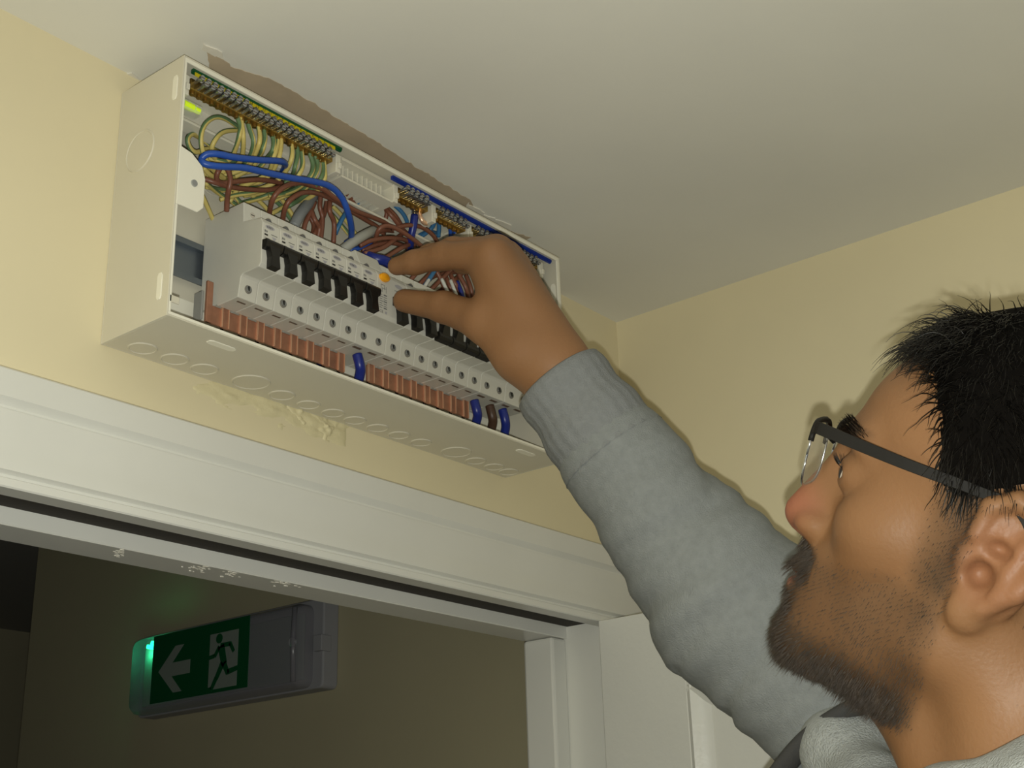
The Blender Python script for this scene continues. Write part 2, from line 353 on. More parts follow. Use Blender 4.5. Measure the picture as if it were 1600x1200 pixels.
# knock-out discs: a shallow ring and disc
def knockout(c, r, ax):
    m = MB(); n = 40
    def P(rr, a, h):
        q = [c[0], c[1], c[2]]; i, j = [(1, 2), (0, 2), (0, 1)][ax]; q[i] += rr*math.cos(a); q[j] += rr*math.sin(a); q[ax] += h; return q
    rings = [(r+.0012, .0001), (r+.0005, -.0008), (r-.0003, -.0008), (r-.0008, -.0003), (r*.6, -.0003)]
    vs = [P(rr, 2*math.pi*k/n, h) for rr, h in rings for k in range(n)]
    fs = [(i*n+k, i*n+(k+1) % n, (i+1)*n+(k+1) % n, (i+1)*n+k) for i in range(len(rings)-1) for k in range(n)]
    fs.append(tuple((len(rings)-1)*n+k for k in range(n)))
    m.add(vs, fs); return obj('knockout', m, BOXW, cu, smooth='auto')
knockout((0, -.0305, .150), .0165, 0)
for (x, r) in ((.0254,.010),(.0545,.010),(.0824,.010),(.1249,.0145),(.161,.010),(.1911,.009),(.2191,.009),(.2446,.009),(.2722,.009),(.2991,.009),(.3277,.009),(.3704,.0135),(.4033,.009),(.4299,.009),(.452,.009)):
    knockout((x, -.006-r, 0), r, 2)
for (x, z) in ((.09,.172),(.135,.172),(.2,.168),(.35,.03)): 
    mk = MB(); n = 28; rr = .011
    mk.tube([(x+rr*math.cos(2*math.pi*k/n), -.0016, z+rr*math.sin(2*math.pi*k/n)) for k in range(n+1)], .0005, 5); obj('knockout', mk, BOXW, cu, smooth=True)
# DIN rail (top hat)
dz = .0905
rp = [(-.0017,dz-.0135),(-.0017,dz+.0135),(-.0065,dz+.0135),(-.0065,dz+.0175),(-.0077,dz+.0175),(-.0077,dz+.0125),(-.0029,dz+.0125),(-.0029,dz-.0125),(-.0077,dz-.0125),(-.0077,dz-.0175),(-.0065,dz-.0175),(-.0065,dz-.0135)]
obj('din_rail', MB().prism(rp, lambda p: (.0035, p[0], p[1]), lambda p: (W-.0035, p[0], p[1])), RAILM, cu)
# lower back cover strip (pale)
obj('back_plate', MB().box((.003, -.0042, .0035), (W-.003, -.0017, .058)), BOXB, cu, bevel=.0005)
# busbar foot clamp (grey plastic)
obj('end_clamp', MB().box((.0702, -.024, .036), (.0722, -.014, .060)), mat('clamp_grey', (150,150,146), .5), cu, bevel=.0005)
# terminal bar carriers: moulded channel along the top, with clips and comb slots
m = MB()
m.box((.006, -.062, .2085), (W-.006, -.030, .2115)); m.box((.006, -.034, .186), (W-.006, -.030, .2085)); m.box((.006, -.044, .1845), (W-.006, -.030, .1868))
car = obj('bar_carrier', m, WPL, cu, bevel=.0004)
m = MB()
x = .178
while x < .236:
    m.box((x, -.058, .1905), (x+.0016, -.034, .2055)); x += .0058
obj('carrier_comb', m, WPL, cu)
obj('carrier_comb', MB().box((.176, -.0655, .2055), (.238, -.050, .2078)).box((.176, -.0655, .189), (.238, -.050, .191)), WPL, cu)
for xx in (.009, .168, .238, .288, .338, .447):
    m = MB().box((xx, -.067, .190), (xx+.0055, -.036, .2075)); m.box((xx+.001, -.0695, .1935), (xx+.0045, -.066, .199)); obj('bar_clip', m, WPL, cu, bevel=.0006)
# spirit level vial fixed beside the earth bar
lv = obj('bubble_level', MB().box((.012, -.064, .1805), (.030, -.054, .1885)), CLEAR, cu, bevel=.0005)
obj('vial', MB().cyl((.0135, -.062, .1845), (.0225, -.062, .1845), .0032, n=12).cyl((.0245, -.062, .1845), (.0285, -.062, .1845), .0026, n=12), VIAL, lv, smooth='auto')
# terminal bars: brass, with rows of screws; each screw a piece of its own
def screw(x, y0, y1, z, par, r=.0025):
    m = MB().cyl((x, y0, z), (x, y1+.002, z), r*.62, n=8).cyl((x, y1+.002, z), (x, y1, z), r, r*.88, 10)
    m.box((x-r*.75, y1-.0002, z-.0003), (x+r*.75, y1+.0004, z+.0003), 1)
    o = obj('terminal_screw', m, [ZINC, DARK], par, smooth='auto'); return o
def term_bar(x0, x1, strip_cols, out_first=0, pitch=.0062):
    b = obj('terminal_bar', MB().box((x0, -.0655, .1985), (x1, -.0570, .2078)), BRASS, cu, bevel=.0006)
    n = int((x1-x0-.004)/pitch); proto = None
    for k in range(n):
        xx = x0+.004+pitch*k
        for r_, z in ((0, .2052), (1, .2006)):
            off = (pitch/2)*r_; yo = -.0752 if k < out_first else -.0712-.0015*RNG.random()
            screw(xx+off, -.0655, yo-.001*r_, z, b)
        obj('cable_clamp', MB().cyl((xx+.001, -.0610, .1987), (xx+.001, -.0610, .1962), .0019, n=8), BRASS, b, smooth='auto')
    return b
EB = term_bar(.0165, .1655, 1, 8)
NB1 = term_bar(.2445, .2845, 2, 5); NB2 = term_bar(.2945, .3365, 2, 0); NB3 = term_bar(.3445, .4455, 2, 0)
def strip(x0, x1, cols, nums):
    s = obj('number_strip', MB().box((x0, -.0705, .2105), (x1, -.0697, .2136)).box((x0, -.0697, .2095), (x1, -.0675, .2136)), cols[0], cu)
    if len(cols) > 1:
        obj('lower_band', MB().box((x0+.002, -.0704, .2074), (x1-.008, -.0697, .2105)), cols[1], s)
        m = MB()
        for k in range(nums):
            xx = x1-.014-k*.0066
            text_mesh(str(k+1), .0034, lambda p: (xx+p[0], -.07055, .2081+p[1]), m)
        obj('bar_numbers', m, BLACK, s)
strip(.0145, .1715, (SGREEN, SYEL), 20)
strip(.2335, .4625, (SBLUE,), 0)

# ================================================================== BREAKERS
MX0 = .08135; P18 = .0178
PROF = [(-.0078,.0505),(-.0275,.0505),(-.0290,.0490),(-.0530,.0490),(-.0555,.0655),(-.0580,.0672),(-.0760,.0672),(-.0785,.0700),(-.0788,.1045),(-.0765,.1085),(-.0600,.1120),(-.0560,.1128),(-.0548,.1305),(-.0078,.1315)]
def mark_prints(w, mb, long=False):
    y = -.07895
    def q(x0, x1, z0, z1, mi): mb.add([(x0, y, z0), (x1, y, z0), (x1, y, z1), (x0, y, z1)], [(0, 1, 2, 3)], mi)
    n = 18; mb.add([(w*.42+.0047*math.cos(2*math.pi*k/n), y, .1018+.0018*math.sin(2*math.pi*k/n)) for k in range(n)], [tuple(range(n))], 1)
    for k in range(4): q(w*.42-.0030+.0016*k, w*.42-.0030+.0016*k+.0009, .1010, .1026, 0)
    q(.0022, .0030, .0968, .0986, 0); q(.0034, .0040, .0968, .0986, 0); q(.0044, .0050, .0968, .0984, 0)
    q(.0022, .0056, .0940, .0954, 2)
    q(.0088, .0150, .0962, .0967, 0); q(.0022, .0075, .0918, .0922, 0)
    mb.add([(.0095, y, .0948), (.0145, y, .0948), (.0120, y, .0915)], [(0, 1, 2)], 1)
def toggle(w0, w1, flip, parent):
    zt, zb = (.0885, .0660)
    if flip: f = lambda z: zt+zb-z+.001
    else: f = lambda z: z
    c = (w0+w1)/2; m = MB()
    # wide pivot bar
    bar = [(-.0775,.0895),(-.0835,.0890),(-.0848,.0868),(-.0836,.0822),(-.0775,.0812)]
    m.prism(bar, lambda p: (w0+.0002, p[0], f(p[1])), lambda p: (w1-.0002, p[0], f(p[1])))
    # tapering lever
    A = [(-.0056,-.0788,.0858),(.0056,-.0788,.0858),(.0058,-.0838,.0862),(-.0058,-.0838,.0862)]
    Bq = [(-.0036,-.0790,.0750),(.0036,-.0790,.0750),(.0036,-.0858,.0750),(-.0036,-.0858,.0750)]
    Cq = [(-.0044,-.0798,.0655),(.0044,-.0798,.0655),(.0044,-.0862,.0662),(-.0044,-.0862,.0662)]
    vs = [(c+a, y, f(z)) for a, y, z in A+Bq+Cq]
    fs = [(0,1,2,3),(8,11,10,9)]+[(i, (i+1) % 4, 4+(i+1) % 4, 4+i) for i in range(4)]+[(4+i, 4+(i+1) % 4, 8+(i+1) % 4, 8+i) for i in range(4)]
    m.add(vs, fs); return obj('toggle', m, BLACK, parent, bevel=.0003)
def term_screws(w, parent, idx):
    for k in range(idx):
        c = P18*k+P18/2
        s = obj('terminal_screw', MB().cyl((c, -.0548, .0578), (c, -.0535, .0578), .0034, .0036, 18).cyl((c, -.0553, .0580), (c, -.0540, .0578), .0026, .0027, 16, 1).box((c-.0006, -.0556, .0560), (c+.0006, -.0545, .0600), 2), [SCRRIM, ZINC, BLACK], parent, smooth='auto')
        obj('terminal_screw', MB().cyl((c, -.0560, .1215), (c, -.0545, .1215), .0024, .0024, 12).box((c-.0018, -.0562, .1212), (c+.0018, -.0555, .1218), 1), [MCBB, BLACK], parent, smooth='auto')
        obj('terminal_mouth', MB().box((c-.004, -.0475, .0487), (c+.004, -.0458, .0492)), DARK, parent)
        # arched indicator slot in the nose shoulder
        obj('arch_recess', MB().prism([(.0026*math.cos(a), .0026*math.sin(a)) for a in [math.pi*i/8 for i in range(9)]], lambda p: (c-.001+p[0], -.0768, .1082+p[1]*.9), lambda p: (c-.001+p[0], -.069, .1086+p[1]*.9)), MARK, parent)
def make_mcb(flip):
    g = .00012
    r = thing('circuit_breaker', 'x', 'circuit breaker', (0, 0, 0))
    m = MB().prism(PROF, lambda p: (g, p[0], p[1]), lambda p: (P18-g, p[0], p[1]))
    obj('body', m, MCBW, r, bevel=.0006); toggle(.0003, P18-.0003, flip, r); term_screws(P18, r, 1)
    mk = MB(); mark_prints(P18, mk); obj('printed_marking', mk, [MARK, MARKL, BLACK], r)
    return r
ordn = ['first','second','third','fourth','fifth','sixth','seventh']
pn, pf = make_mcb(False), make_mcb(True)
used = [0, 0]
def put_mcb(slot, flip, label, group):
    src = pf if flip else pn; d = (MX0+P18*slot, 0, 0)
    if used[flip] == 0: used[flip] = 1; later.append((src, d)); o = src
    else: o = copy_tree(src, d)
    o['label'] = label; o['group'] = group
later = []
for i in range(7):
    put_mcb(i, 0, 'white circuit breaker with hanging black toggle, %s from the bare steel rail end' % ordn[i], 'circuit breakers beside the bare rail end')
for i in range(2):
    put_mcb(9+i, 0, 'white circuit breaker with hanging black toggle, %s after the yellow-button switch' % ordn[i], 'circuit breakers under the hand')
for i in range(4):
    put_mcb(11+i, 1, 'white circuit breaker with upturned black toggle, %s of four under the thumb' % ordn[i], 'circuit breakers under the hand')
put_mcb(15, 0, 'white circuit breaker with hanging black toggle after the four upturned ones', 'circuit breakers under the hand')
for src, d in later: src.location = d; ORG[src.name] = d
def make_rcd(slot, name, label, cat, button, tslot):
    x0 = MX0+P18*slot; g = .00012; w = 2*P18
    r = thing(name, label, cat, (x0, 0, 0))
    sh = lambda m: setattr(m, 'v', [(a+x0, b, c) for a, b, c in m.v]) or m
    prof = list(PROF)
    obj('body', sh(MB().prism(prof, lambda p: (g, p[0], p[1]), lambda p: (w-g, p[0], p[1]))), MCBW, r, bevel=.0006)
    # raised name holder on the top shoulder
    ph = [(-.0545,.1300),(-.0545,.1130),(-.0640,.1120),(-.0660,.1165),(-.0600,.1300)]
    obj('label_holder', sh(MB().prism(ph, lambda p: (-.008, p[0], p[1]), lambda p: (w*.55, p[0], p[1]))) if button else sh(MB().prism(ph, lambda p: (.004, p[0], p[1]), lambda p: (w-.004, p[0], p[1]))), MCBW, r, bevel=.0006)
    # parent-local toggle builder
    m = toggle(P18*tslot+.0008+x0, P18*tslot+P18-.0008+x0, False, r)
    old = len(COL.objects)
    for k in range(2):
        c = x0+P18*k+P18/2
        obj('terminal_screw', MB().cyl((c, -.0548, .0578), (c, -.0535, .0578), .0034, .0036, 18).cyl((c, -.0553, .0580), (c, -.0540, .0578), .0026, .0027, 16, 1).box((c-.0006, -.0556, .0560), (c+.0006, -.0545, .0600), 2), [SCRRIM, ZINC, BLACK], r, smooth='auto')
        obj('terminal_mouth', MB().box((c-.0045, -.0485, .0487), (c+.0045, -.0455, .0492)), DARK, r)
    if button:
        n = 20; c = (x0+.0078, .1030)
        m = MB(); vs = []; rings = [(1, -.0785), (1, -.0800), (.93, -.0814), (.6, -.0824)]
        for s_, y in rings: vs += [(c[0]+.0056*s_*math.cos(2*math.pi*k/n), y, c[1]+.0038*s_*math.sin(2*math.pi*k/n)) for k in range(n)]
        fs = [(i*n+k, i*n+(k+1) % n, (i+1)*n+(k+1) % n, (i+1)*n+k) for i in range(3) for k in range(n)]+[tuple(3*n+k for k in range(n))]
        obj('test_button', m.add(vs, fs), AMBER, r, smooth='auto')
    mk = MB(); y = -.07895
    def q(xa, xb, za, zb, mi): mk.add([(x0+xa, y, za), (x0+xb, y, za), (x0+xb, y, zb), (x0+xa, y, zb)], [(0, 1, 2, 3)], mi)
    lo = 0.0 if button else .001
    for k in range(7):
        z = .0868-.0020*k; q(lo+.0028, lo+.0062+.0008*(k % 2), z, z+.0005, 0); q(lo+.0078, lo+.0118, z, z+(.0009 if k % 3 == 0 else .0005), 0)
    for (a, b, c2, d2) in ((.0045,.0049,.0895,.0965),(.0045,.0085,.0961,.0965),(.0085,.0089,.0920,.0965),(.0060,.0064,.0895,.0935),(.0105,.0109,.0895,.0955),(.0060,.0109,.0931,.0935)): q(lo+a, lo+b, c2, d2, 0)
    text_mesh('CE', .0036, lambda p: (x0+lo+.0052+p[0], y, .0705+p[1]), mk, 0)
    n = 14; q(lo+.0095, lo+.0118, .0705, .0728, 1)
    nn = 16; mk.add([(x0+P18*1.45+.0047*math.cos(2*math.pi*k/nn), y, .1005+.0018*math.sin(2*math.pi*k/nn)) for k in range(nn)], [tuple(range(nn))], 1)
    q(P18+.003, P18+.010, .0955, .0960, 0)
    obj('printed_marking', mk, [MARK, MARKL, BLACK], r)
    return r
make_rcd(7, 'residual_current_device', 'white double-width safety switch with amber test button', 'safety switch', True, 1)
make_rcd(16, 'residual_current_device', 'white double-width safety switch between the upturned toggles and the main switch', 'safety switch', False, 1)
make_rcd(18, 'main_switch', 'white double-width main switch above the brown and blue meter tails', 'main switch', False, .5)

# copper comb busbars
def busbar(x0, x1, slot0, n, stub, label):
    r = thing('copper_busbar', label, 'busbar', ((x0+x1)/2, -.027, .035), 'copper busbars under the breakers')
    obj('bar', MB().box((x0, -.0275, .0335), (x1, -.0255, .0485)), COPPER, r, bevel=.0003)
    if stub: obj('end_stub', MB().box((x0-.0005, -.0279, .0335), (x0+.0055, -.0253, .0680)), COPPER, r, bevel=.0006)
    for k in range(n):
        c = MX0+P18*(slot0+k)+P18*.5
        m = MB().box((c-.0033, -.0286, .0322), (c+.0033, -.0274, .0510))
        m.box((c-.0036, -.0292, .0330), (c-.0029, -.0272, .0512), 1); m.box((c+.0029, -.0292, .0330), (c+.0036, -.0272, .0512), 1)
        obj('tooth', m, [COPPER, COPPERB], r)
        obj('insulator_foot', MB().box((c-.0022, -.0265, .0315), (c+.0002, -.0250, .0336)), BLACK, r)
busbar(.0725, .2195, 0, 8, True, 'copper comb busbar with a bare upright end stub')
busbar(.2465, .3765, 9, 8, False, 'copper comb busbar between the two blue tails')

# ================================================================== WIRES
def wire(name, label, group, pts, r, mats, end=None, start=None, n=8, stripe=False, cat='wire', twist=.12):
    P = [aty(u, v, y) for u, v, y in pts]
    if start is not None: P = [np.array(start)]+P
    if end is not None: P = P+[np.array(end)]
    C = catmull(P, 7); m = MB()
    if stripe: m.tube(C, r, n, 0, True, 1, twist*.6+RNG.normal(0, .03), phase=RNG.uniform(1.6, 4.6)); ms = [YEL, GRN]
    else: m.tube(C, r, n); ms = mats
    o = obj(name, m, ms, smooth=True); tag(o, label, cat, group); return o
# earth wires dropping from the bar
EL = [[(365,170),(375,195),(374,212),(367,235),(358,250)],[(372,172),(377,189),(380,214),(379,240),(372,256)],[(382,175),(390,201),(396,222),(391,244),(380,258)],
 [(397,182),(405,205),(405,224),(396,246),(384,262)],[(410,191),(414,214),(411,232),(405,245),(392,262)],[(419,197),(427,217),(426,235),(417,247),(402,264)],
 [(429,201),(434,222),(427,247),(421,267),(404,280)],[(438,205),(439,226),(435,249),(424,269),(408,284)],[(449,212),(456,230),(455,250),(444,271),(424,288)],
 [(460,217),(465,239),(461,262),(456,275),(438,292)],[(468,222),(473,255),(466,274),(448,292)],[(477,226),(489,257),(482,279),(462,296)],
 [(484,228),(496,255),(491,277),(470,300)],[(497,232),(505,261),(500,281),(478,304)],[(503,236),(507,262),(506,282),(488,306)]]
ORD15 = ['first','second','third','fourth','fifth','sixth','seventh','eighth','ninth','tenth','eleventh','twelfth','thirteenth','fourteenth','fifteenth']
g1 = 'earth wires hanging from the terminal bar'
for i, L in enumerate(EL):
    n = len(L); pts = [(u, v, -.0605+.036*max(0, (k-2)/(n-2))) for k, (u, v) in enumerate(L)]
    u, v, y = pts[-1]
    pts += [(u-22-random.uniform(0, 14), v+8+random.uniform(-3, 8), -.020), (u-48-random.uniform(0, 20), v+10+random.uniform(0, 22), -.012-.004*random.random())]
    pts = [q if q[0] > 322 else (322+.2*(q[0]-322), q[1], q[2]) for q in pts]
    s = aty(L[0][0], L[0][1], -.0610); wire('earth_wire', 'striped earth wire hanging from the brass bar, %s from the bubble level' % ORD15[i], g1, pts, .00205, None, start=(s[0], -.0610, .1995), stripe=True)
g2 = 'earth wires looped in the corner of the unit'
for L in ([(372,198,-.046),(350,185,-.051),(334,184,-.053),(320,195,-.054),(314,214,-.054),(317,237,-.050),(330,262,-.042),(352,280,-.03)],
          [(325,224,-.02),(310,214,-.03),(300,210,-.036),(293,218,-.038),(297,231,-.036),(307,238,-.034),(324,233,-.03),(345,238,-.024),(366,250,-.018)],
          [(376,203,-.044),(350,206,-.046),(336,219,-.046),(331,236,-.040),(340,256,-.030)],
          [(311,214,-.026),(327,226,-.026),(342,236,-.024),(372,246,-.018)],
          [(374,208,-.018),(356,221,-.022),(346,236,-.024),(334,246,-.024),(322,240,-.026)],
          [(318,236,-.03),(338,229,-.022),(356,214,-.016),(374,196,-.014)],
          [(318,262,-.040),(330,274,-.036),(348,279,-.030),(370,276,-.02)],
          [(326,248,-.03),(340,251,-.034),(367,255,-.034),(392,257,-.030),(412,250,-.022)]):
    wire('earth_wire', 'yellow and green striped earth wire looped back in the top corner', g2, L, .0020, None, stripe=True)
g3 = 'earth wires crossing the back of the unit'
for L in ([(321,286,-.03),(340,301,-.02),(367,319,-.014),(392,336,-.012)],[(350,288,-.016),(362,302,-.014),(378,320,-.012),(392,340,-.011)],[(380,296,-.018),(393,305,-.016),(412,321,-.014),(430,342,-.012)],
          [(344,312,-.016),(370,305,-.02),(396,301,-.024),(430,292,-.022)],[(420,306,-.026),(440,304,-.03),(468,292,-.028),(492,296,-.02)],[(405,296,-.016),(418,305,-.014),(438,321,-.012),(456,345,-.011)],
          [(312,296,-.03),(319,312,-.026),(327,330,-.02),(336,350,-.014)],[(434,304,-.014),(448,322,-.012),(466,350,-.011)],[(520,322,-.012),(535,338,-.012),(546,352,-.012),(556,366,-.012)],[(516,332,-.010),(530,348,-.010),(545,366,-.011)],
          [(322,292,-.022),(345,296,-.018),(380,292,-.016),(420,296,-.014)]):
    wire('earth_wire', 'yellow and green striped earth wire crossing behind the brown wires', g3, L, .0019, None, stripe=True)
# blue neutral link
wire('neutral_wire', 'bright blue wire looped sideways in front of the earth wires', None,
     [(441,268,-.040),(446,258,-.055),(437,252,-.065),(405,250,-.069),(367,246,-.070),(342,241,-.069),(324,241,-.065),(315,249,-.061),(320,256,-.063),(342,260,-.067),(380,262,-.069),(417,270,-.069),(455,278,-.069),(492,284,-.069),(517,292,-.069),(534,309,-.067),(543,330,-.063),(549,355,-.051),(549,374,-.036)], .0027, [BLU], n=10)
gb = 'brown live wires over the breakers'
BR = [[(354,330,-.036),(355,312,-.042),(357,298,-.050),(360,282,-.054),(356,266,-.054),(347,261,-.052),(340,270,-.050),(339,280,-.046),(347,286,-.044),(367,284,-.046),(405,281,-.046),(442,286,-.040)],
 [(320,280,-.040),(336,285,-.044),(355,291,-.044),(380,295,-.042),(417,297,-.040),(442,291,-.038),(470,284,-.034)],
 [(420,340,-.034),(423,322,-.048),(430,305,-.057),(446,291,-.061),(467,286,-.061),(482,289,-.055),(505,296,-.054),(524,310,-.052),(555,329,-.050),(580,339,-.046),(602,348,-.042),(615,356,-.036)],
 [(441,350,-.034),(445,327,-.048),(455,311,-.055),(474,301,-.056),(499,303,-.050),(524,314,-.044),(542,326,-.041),(567,341,-.038),(590,355,-.036),(600,366,-.032)],
 [(508,274,-.030),(525,280,-.036),(536,294,-.040),(549,312,-.040),(560,330,-.034)],
 [(534,280,-.026),(550,294,-.034),(580,305,-.040),(596,316,-.044),(604,330,-.044),(602,344,-.040),(596,366,-.034)],
 [(530,309,-.034),(542,304,-.036),(555,302,-.038),(574,307,-.040),(591,316,-.042),(607,327,-.044),(618,338,-.044),(628,354,-.040)],
 [(598,318,-.040),(606,330,-.046),(615,341,-.048),(627,356,-.046),(640,368,-.040)],
 [(584,385,-.034),(588,370,-.042),(592,359,-.048),(602,353,-.052),(617,356,-.054),(640,370,-.054),(660,386,-.050),(676,402,-.042)],
 [(612,358,-.046),(626,354,-.050),(640,352,-.052),(659,355,-.052),(675,366,-.050),(684,380,-.044),(690,396,-.036)],
 [(501,305,-.036),(500,324,-.034),(504,342,-.032),(501,376,-.030)],[(486,328,-.034),(492,344,-.036),(499,356,-.034),(496,374,-.030)],
 [(516,309,-.042),(515,330,-.042),(522,349,-.038),(521,380,-.034)],[(511,314,-.030),(506,336,-.030),(498,352,-.030),(490,368,-.030)],
 [(492,316,-.034),(485,332,-.034),(477,349,-.032),(474,364,-.030)],[(478,330,-.026),(490,350,-.026),(488,372,-.028)],
 [(562,384,-.040),(580,376,-.044),(605,372,-.046),(630,374,-.044),(648,384,-.038)],[(566,392,-.036),(590,382,-.040),(615,380,-.042),(640,388,-.036)],
 [(570,396,-.044),(596,388,-.046),(612,378,-.046),(628,366,-.040)],[(600,404,-.042),(616,394,-.044),(630,386,-.046),(650,378,-.036)],
 [(556,378,-.030),(578,366,-.034),(600,360,-.036),(622,362,-.030)],
 [(636,444,-.034),(650,428,-.040),(668,410,-.040),(690,392,-.030)],[(648,452,-.034),(668,432,-.040),(684,416,-.040),(700,398,-.030)],[(668,458,-.034),(690,436,-.040),(706,420,-.040)],[(700,466,-.036),(690,440,-.040),(682,424,-.040)],
 [(712,470,-.036),(704,450,-.040),(696,432,-.036)],[(676,462,-.030),(700,446,-.034),(730,420,-.03)],[(724,474,-.036),(716,452,-.042),(706,434,-.040),(700,416,-.03)],[(732,470,-.034),(728,450,-.040),(716,428,-.036)],[(740,476,-.03),(736,452,-.034),(728,430,-.03)],[(640,452,-.03),(662,440,-.026),(690,428,-.022),(730,424,-.02)]]
for i, L in enumerate(BR):
    if i == 0: lab, g_ = 'brown live wire bent into a small upright loop near the screwed lug', None
    elif i in (2, 3): lab, g_ = 'brown live wire arching in a wide bow from a breaker top', 'wide brown bows'
    elif i >= 21: lab, g_ = 'thin brown wire seen between the finger and thumb', 'brown wires between finger and thumb'
    elif 10 <= i <= 15: lab, g_ = 'brown live wire dropping steeply into a breaker top beside the grey cable', 'steep brown wires beside the grey cable'
    else: lab, g_ = 'thin brown live wire curving sideways over the breaker tops', gb
    wire('live_wire', lab, g_, L, .00215, [BRN])
gl = 'light blue neutral wires'
for L in ([(524,366,-.024),(528,356,-.028),(536,340,-.032),(545,328,-.034),(556,320,-.036),(568,313,-.036),(582,312,-.034),(596,316,-.030)],
          [(590,314,-.024),(600,314,-.030),(615,320,-.036),(629,333,-.038),(637,349,-.036),(640,366,-.030)],
          [(679,338,-.050),(678,350,-.046),(671,360,-.040),(655,372,-.034)],[(685,341,-.052),(686,354,-.048),(685,370,-.042)],
          [(640,378,-.03),(655,368,-.034),(672,362,-.036),(690,368,-.03)],[(612,398,-.03),(634,384,-.032),(660,380,-.032),(684,386,-.03)],
          [(664,446,-.044),(676,428,-.046),(686,412,-.04)]):
    wire('neutral_wire', 'light blue neutral wire bending under the neutral bar', gl, L, .0021, [LBL])
for L in ([(703,350,-.054),(704,362,-.050),(704,376,-.044)],[(710,352,-.054),(711,364,-.050),(712,380,-.044)],[(718,357,-.054),(721,368,-.050),(724,384,-.044)],[(726,360,-.054),(731,372,-.050),(736,388,-.044)]):
    wire('neutral_wire', 'medium blue neutral wire dropping straight from the second neutral bar', 'blue wires at the second neutral bar', L, .0021, [BLU])
for L in ([(560,402,-.03),(548,392,-.034),(560,388,-.036),(580,380,-.036)],[(540,380,-.024),(552,372,-.026),(566,368,-.026)]):
    wire('neutral_wire', 'short blue wire end tucked behind the breaker tops', 'blue wire ends', L, .0023, [BLU])
wire('grey_cable', 'thick grey sheathed cable entering the unit behind the breakers', None, [(497,292,-.018),(490,305,-.028),(480,320,-.034),(468,336,-.036),(459,354,-.034)], .0048, [GRY], n=12, cat='cable')
wire('grey_cable', 'pale grey flattened sheath lying along the breaker tops', None, [(536,390,-.034),(552,378,-.040),(568,368,-.042),(584,360,-.038)], .0044, [mat('pale_grey_pvc', (160,160,152), .5)], n=12, cat='cable')
for L in ([(658,456,-.044),(667,442,-.046),(678,424,-.044)],[(706,474,-.046),(700,458,-.050),(690,436,-.046)],[(718,476,-.046),(711,456,-.048),(704,438,-.044)]):
    wire('white_wire', 'thin white wire slanting up between the finger and thumb', 'white wires between finger and thumb', L, .0017, [WHT])
for L in ([(726,478,-.044),(722,460,-.046),(714,440,-.042)],[(650,452,-.034),(660,444,-.036),(672,436,-.034)]):
    wire('neutral_wire', 'dark blue wire glimpsed between the finger and thumb', 'dark blue wires between finger and thumb', L, .0021, [DBL])
# ferruled dark blue tail and the copper hook at the neutral bar
r_ = thing('neutral_tail', 'dark blue cable with a bare metal ferrule in the neutral bar', 'cable', tuple(aty(644,366,-.05)))
a_, b_, c_ = aty(648,318,-.0545), aty(648,336,-.0545), aty(642,372,-.046)
obj('ferrule', MB().cyl(a_, b_, .0031, n=12), ZINC, r_, smooth='auto'); obj('insulation', MB().tube(catmull([b_, aty(646,352,-.052), c_, aty(640,392,-.036)], 5), .0036, 10), DBL, r_, smooth=True)
o = wire('copper_hook', 'bare copper wire bent into a hook below the neutral bar', None, [(654,314,-.0545),(655,332,-.0575),(660,345,-.059),(667,349,-.058),(673,342,-.056),(670,334,-.054)], .0022, [COPPERB])
r_ = thing('neutral_tail', 'dark tail with metal ferrule at the right end of the neutral bar', 'cable', tuple(aty(838,452,-.05)))
obj('ferrule', MB().cyl(aty(836,420,-.055), aty(837,436,-.055), .0030, n=12), ZINC, r_, smooth='auto'); obj('insulation', MB().tube(catmull([aty(837,436,-.055), aty(839,455,-.053), aty(835,486,-.046)], 5), .0034, 10), DBL, r_, smooth=True)
wire('neutral_tail', 'thick dark blue cable curling into the top of the safety switch', None, [(570,398,-.040),(586,404,-.050),(602,408,-.054),(615,418,-.050),(622,432,-.040)], .0046, [DBL], n=12, cat='cable')
# tails below the devices
for (u, v0, v1, ms, lab) in ((560,560,604,DBL,'dark blue tail below the amber-button safety switch'),(500,566,590,DBL,'dark blue tail hidden behind the first copper busbar'),(743,632,672,DBL,'dark blue tail beside the end of the second busbar'),
                         (767,640,682,DBRN,'dark brown meter tail below the main switch'),(787,646,692,DBL,'dark blue meter tail beside the brown one')):
    y = -.040 if u != 500 else -.014; wire('meter_tail', lab, 'meter tails', [(u-2, v0-6, y-.002), (u+2, v0+10, y-.003), (u+3, (v0+v1)/2, y), (u-2, v1-4, y+.008), (u-12, v1+14, y+.022)], .0043 if v1 > 592 else .003, [ms], n=12, cat='cable')

# ================================================================== EXIT SIGN in the hall
xs = .612; ex = thing('exit_sign', 'green running man exit sign with arrow on the hall wall', 'exit sign', (.64, .63, -.14))
y0s, y1s, z0s, z1s = .452, .800, -.1345, -.0305
def rrect(y0, y1, z0, z1, r, n=5):
    out = []
    for (cy, cz_, a0) in ((y1-r, z1-r, 0), (y0+r, z1-r, 90), (y0+r, z0+r, 180), (y1-r, z0+r, 270)):
        for k in range(n+1): a = math.radians(a0+90*k/n); out.append((cy+r*math.cos(a), cz_+r*math.sin(a)))
    return out
obj('base', MB().prism(rrect(y0s-.018, y1s+.004, z0s-.002, z1s+.006, .008), lambda p: (.6598, p[0], p[1]), lambda p: (.634, p[0], p[1])), EXB, ex, bevel=.002)
obj('base_tab', MB().box((.628, y0s-.021, -.092), (.645, y0s-.006, -.072)), EXB, ex, bevel=.001)
cov = MB(); rings = []
for (ins, x) in ((0, .6345), (.0005, .620), (.004, .613), (.010, .6105)):
    rings.append([(x, a, b) for a, b in rrect(y0s+ins, y1s-ins, z0s+ins, z1s-ins, .012)])
